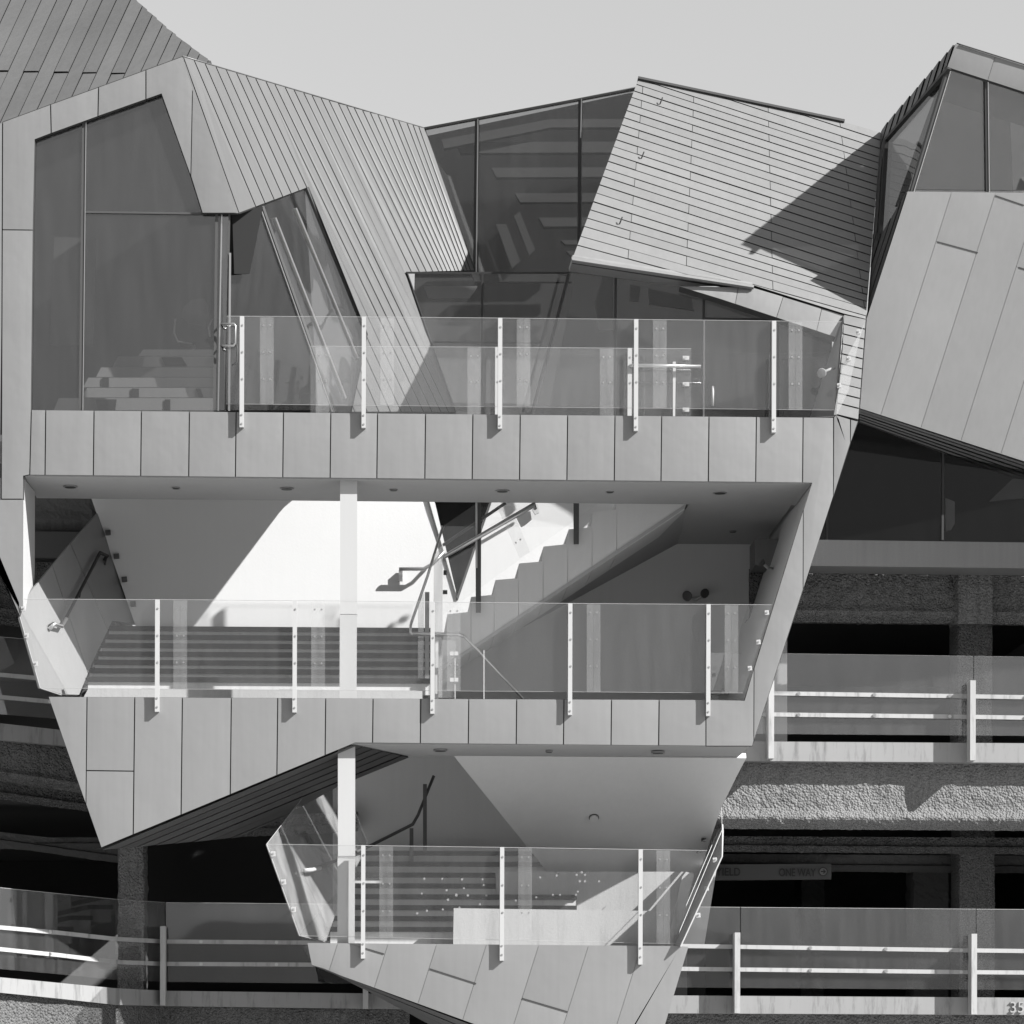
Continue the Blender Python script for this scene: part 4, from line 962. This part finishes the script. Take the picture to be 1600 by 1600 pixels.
q = p+Vector((0, -.026, 0)); ar = [(-.035, -.008), (.008, -.008), (-.008, -.028), (.006, -.028), (.036, 0), (.006, .028), (-.008, .028), (.008, .008), (-.035, .008)]
solid('arrow', [q+Vector((a_, 0, b_)) for a_, b_ in ar], Vector((0, .006, 0)), 'lettering', sg_)

# garage guardrails -----------------------------------------------------------
def garage_guard(label, pts, joints, posts, rails, yf, xmin, xmax, postd=.0):
    """pts: px -> (top,bottom) tables"""
    top, bot = pts
    g = thing('garage_guardrail', U((xmin+xmax)/2, lerp(bot, (xmin+xmax)/2), yf((xmin+xmax)/2)), label, 'guardrail', 'garage guardrails')
    cuts = sorted([xmin]+joints+[xmax]); 
    for a, b in zip(cuts, cuts[1:]):
        V = []; a2 = a+.6; b2 = b-.6; xs_ = [a2]+[t[0] for t in top if a2 < t[0] < b2]+[b2]
        for x in xs_:
            for yy in (lerp(top, x), lerp(bot, x)): V.append(U(x, yy, yf(x))); 
        nn = len(xs_); Vb = [v+Vector((0, .014, 0)) for v in V]; Fc = []
        for i in range(nn-1):
            k = 2*i; Fc.append([k, k+1, k+3, k+2]); Fc.append([2*nn+k, 2*nn+k+2, 2*nn+k+3, 2*nn+k+1])
            Fc.append([k, k+2, 2*nn+k+2, 2*nn+k]); Fc.append([k+1, 2*nn+k+1, 2*nn+k+3, k+3])
        Fc.append([0, 2*nn, 2*nn+1, 1]); Fc.append([2*nn-2, 2*nn-1, 4*nn-1, 4*nn-2])
        mesh_obj('glass_panel', V+Vb, Fc, 'glass_garage', g)
        tube('top_edge', [V[2*i]+Vector((0, .007, 0)) for i in range(nn)], .003, 'glass_edge', g, 4)
    for tab in rails:
        xs_ = sorted(set([xmin]+[t[0] for t in tab if xmin < t[0] < xmax]+[xmax])); V = []; n = len(xs_)
        for x in xs_:
            yy = lerp(tab, x); y = yf(x)-.05
            V += [U(x, yy-3.2, y), U(x, yy+3.2, y), U(x, yy+3.2, y)+Vector((0, .045, 0)), U(x, yy-3.2, y)+Vector((0, .045, 0))]
        Fc = [[0, 1, 2, 3], [4*n-1, 4*n-2, 4*n-3, 4*n-4]]
        for i in range(n-1):
            for k in range(4): a = 4*i+k; b = 4*i+(k+1) % 4; Fc.append([a, b, b+4, a+4])
        rl = mesh_obj('rail', V, Fc, 'white_steel_worn', g)
        x = xmin+20
        while x < xmax-5:
            bolt(U(x+.01, lerp(tab, x), yf(x)-.055), rl, scale=1.9); x += 118
    for (x, t, b) in posts:
        y = yf(x)-.30
        V1 = slab('post', [(x-4.3, t), (x+4.3, t), (x+3.9, b), (x-4.6, b)], PY(y), 0, 'white_steel_worn', g, along=Vector((0, .24, 0)))
    return g
garage_guard('garage guardrail with glass and white rails at the right, middle level', ([(1100, 1019.5), (1520, 1025), (XR, 1029)], [(1100, 1146), (XR, 1151)]), [1521.5], [(1205.5, 1063, 1185), (1520.5, 1063, 1188), (1836-60, 1066, 1190)],
             [[(1100, 1081.5), (1520, 1088), (XR, 1092)], [(1100, 1115), (1520, 1120), (XR, 1124)]], lambda x: 2.95, 1110, XR)
garage_guard('garage guardrail with glass and white rails at the bottom right', ([(1000, 1416.5), (XR, 1422.5)], [(1000, 1542.5), (XR, 1548)]), [1157, 1525.5], [(1152.5, 1457, 1583), (1522.5, 1459, 1585)],
             [[(1000, 1477), (1520, 1485), (XR, 1488)], [(1000, 1513), (1520, 1519), (XR, 1521)]], lambda x: 2.95, 1010, XR)
garage_guard('garage guardrail with stained rails at the bottom left, bending away', ([(-60, 1380), (0, 1387), (90, 1396), (180, 1405), (258, 1410), (640, 1414)], [(-60, 1508), (0, 1514), (90, 1522), (180, 1531), (258, 1534), (640, 1538)]), [258.5],
             [(254.5, 1447, 1571), (571.5, 1500, 1576)], [[(-60, 1443), (0, 1449), (90, 1457), (180, 1467), (258, 1471), (640, 1474)], [(-60, 1477), (0, 1483), (90, 1492), (180, 1503), (258, 1506), (640, 1508)]], lambda x: yL(x)+.04, -60, 640)
garage_guard('short piece of garage guardrail at the left edge beside the middle terrace', ([(-60, 990), (0, 995), (100, 1003), (200, 1012)], [(-60, 1110), (0, 1116), (100, 1124), (200, 1133)]), [], [],
             [[(-60, 1048), (0, 1054), (100, 1063), (200, 1071)], [(-60, 1083), (0, 1089), (100, 1098), (200, 1106)]], lambda x: lerp(LB2, x)+.04, -60, 190)
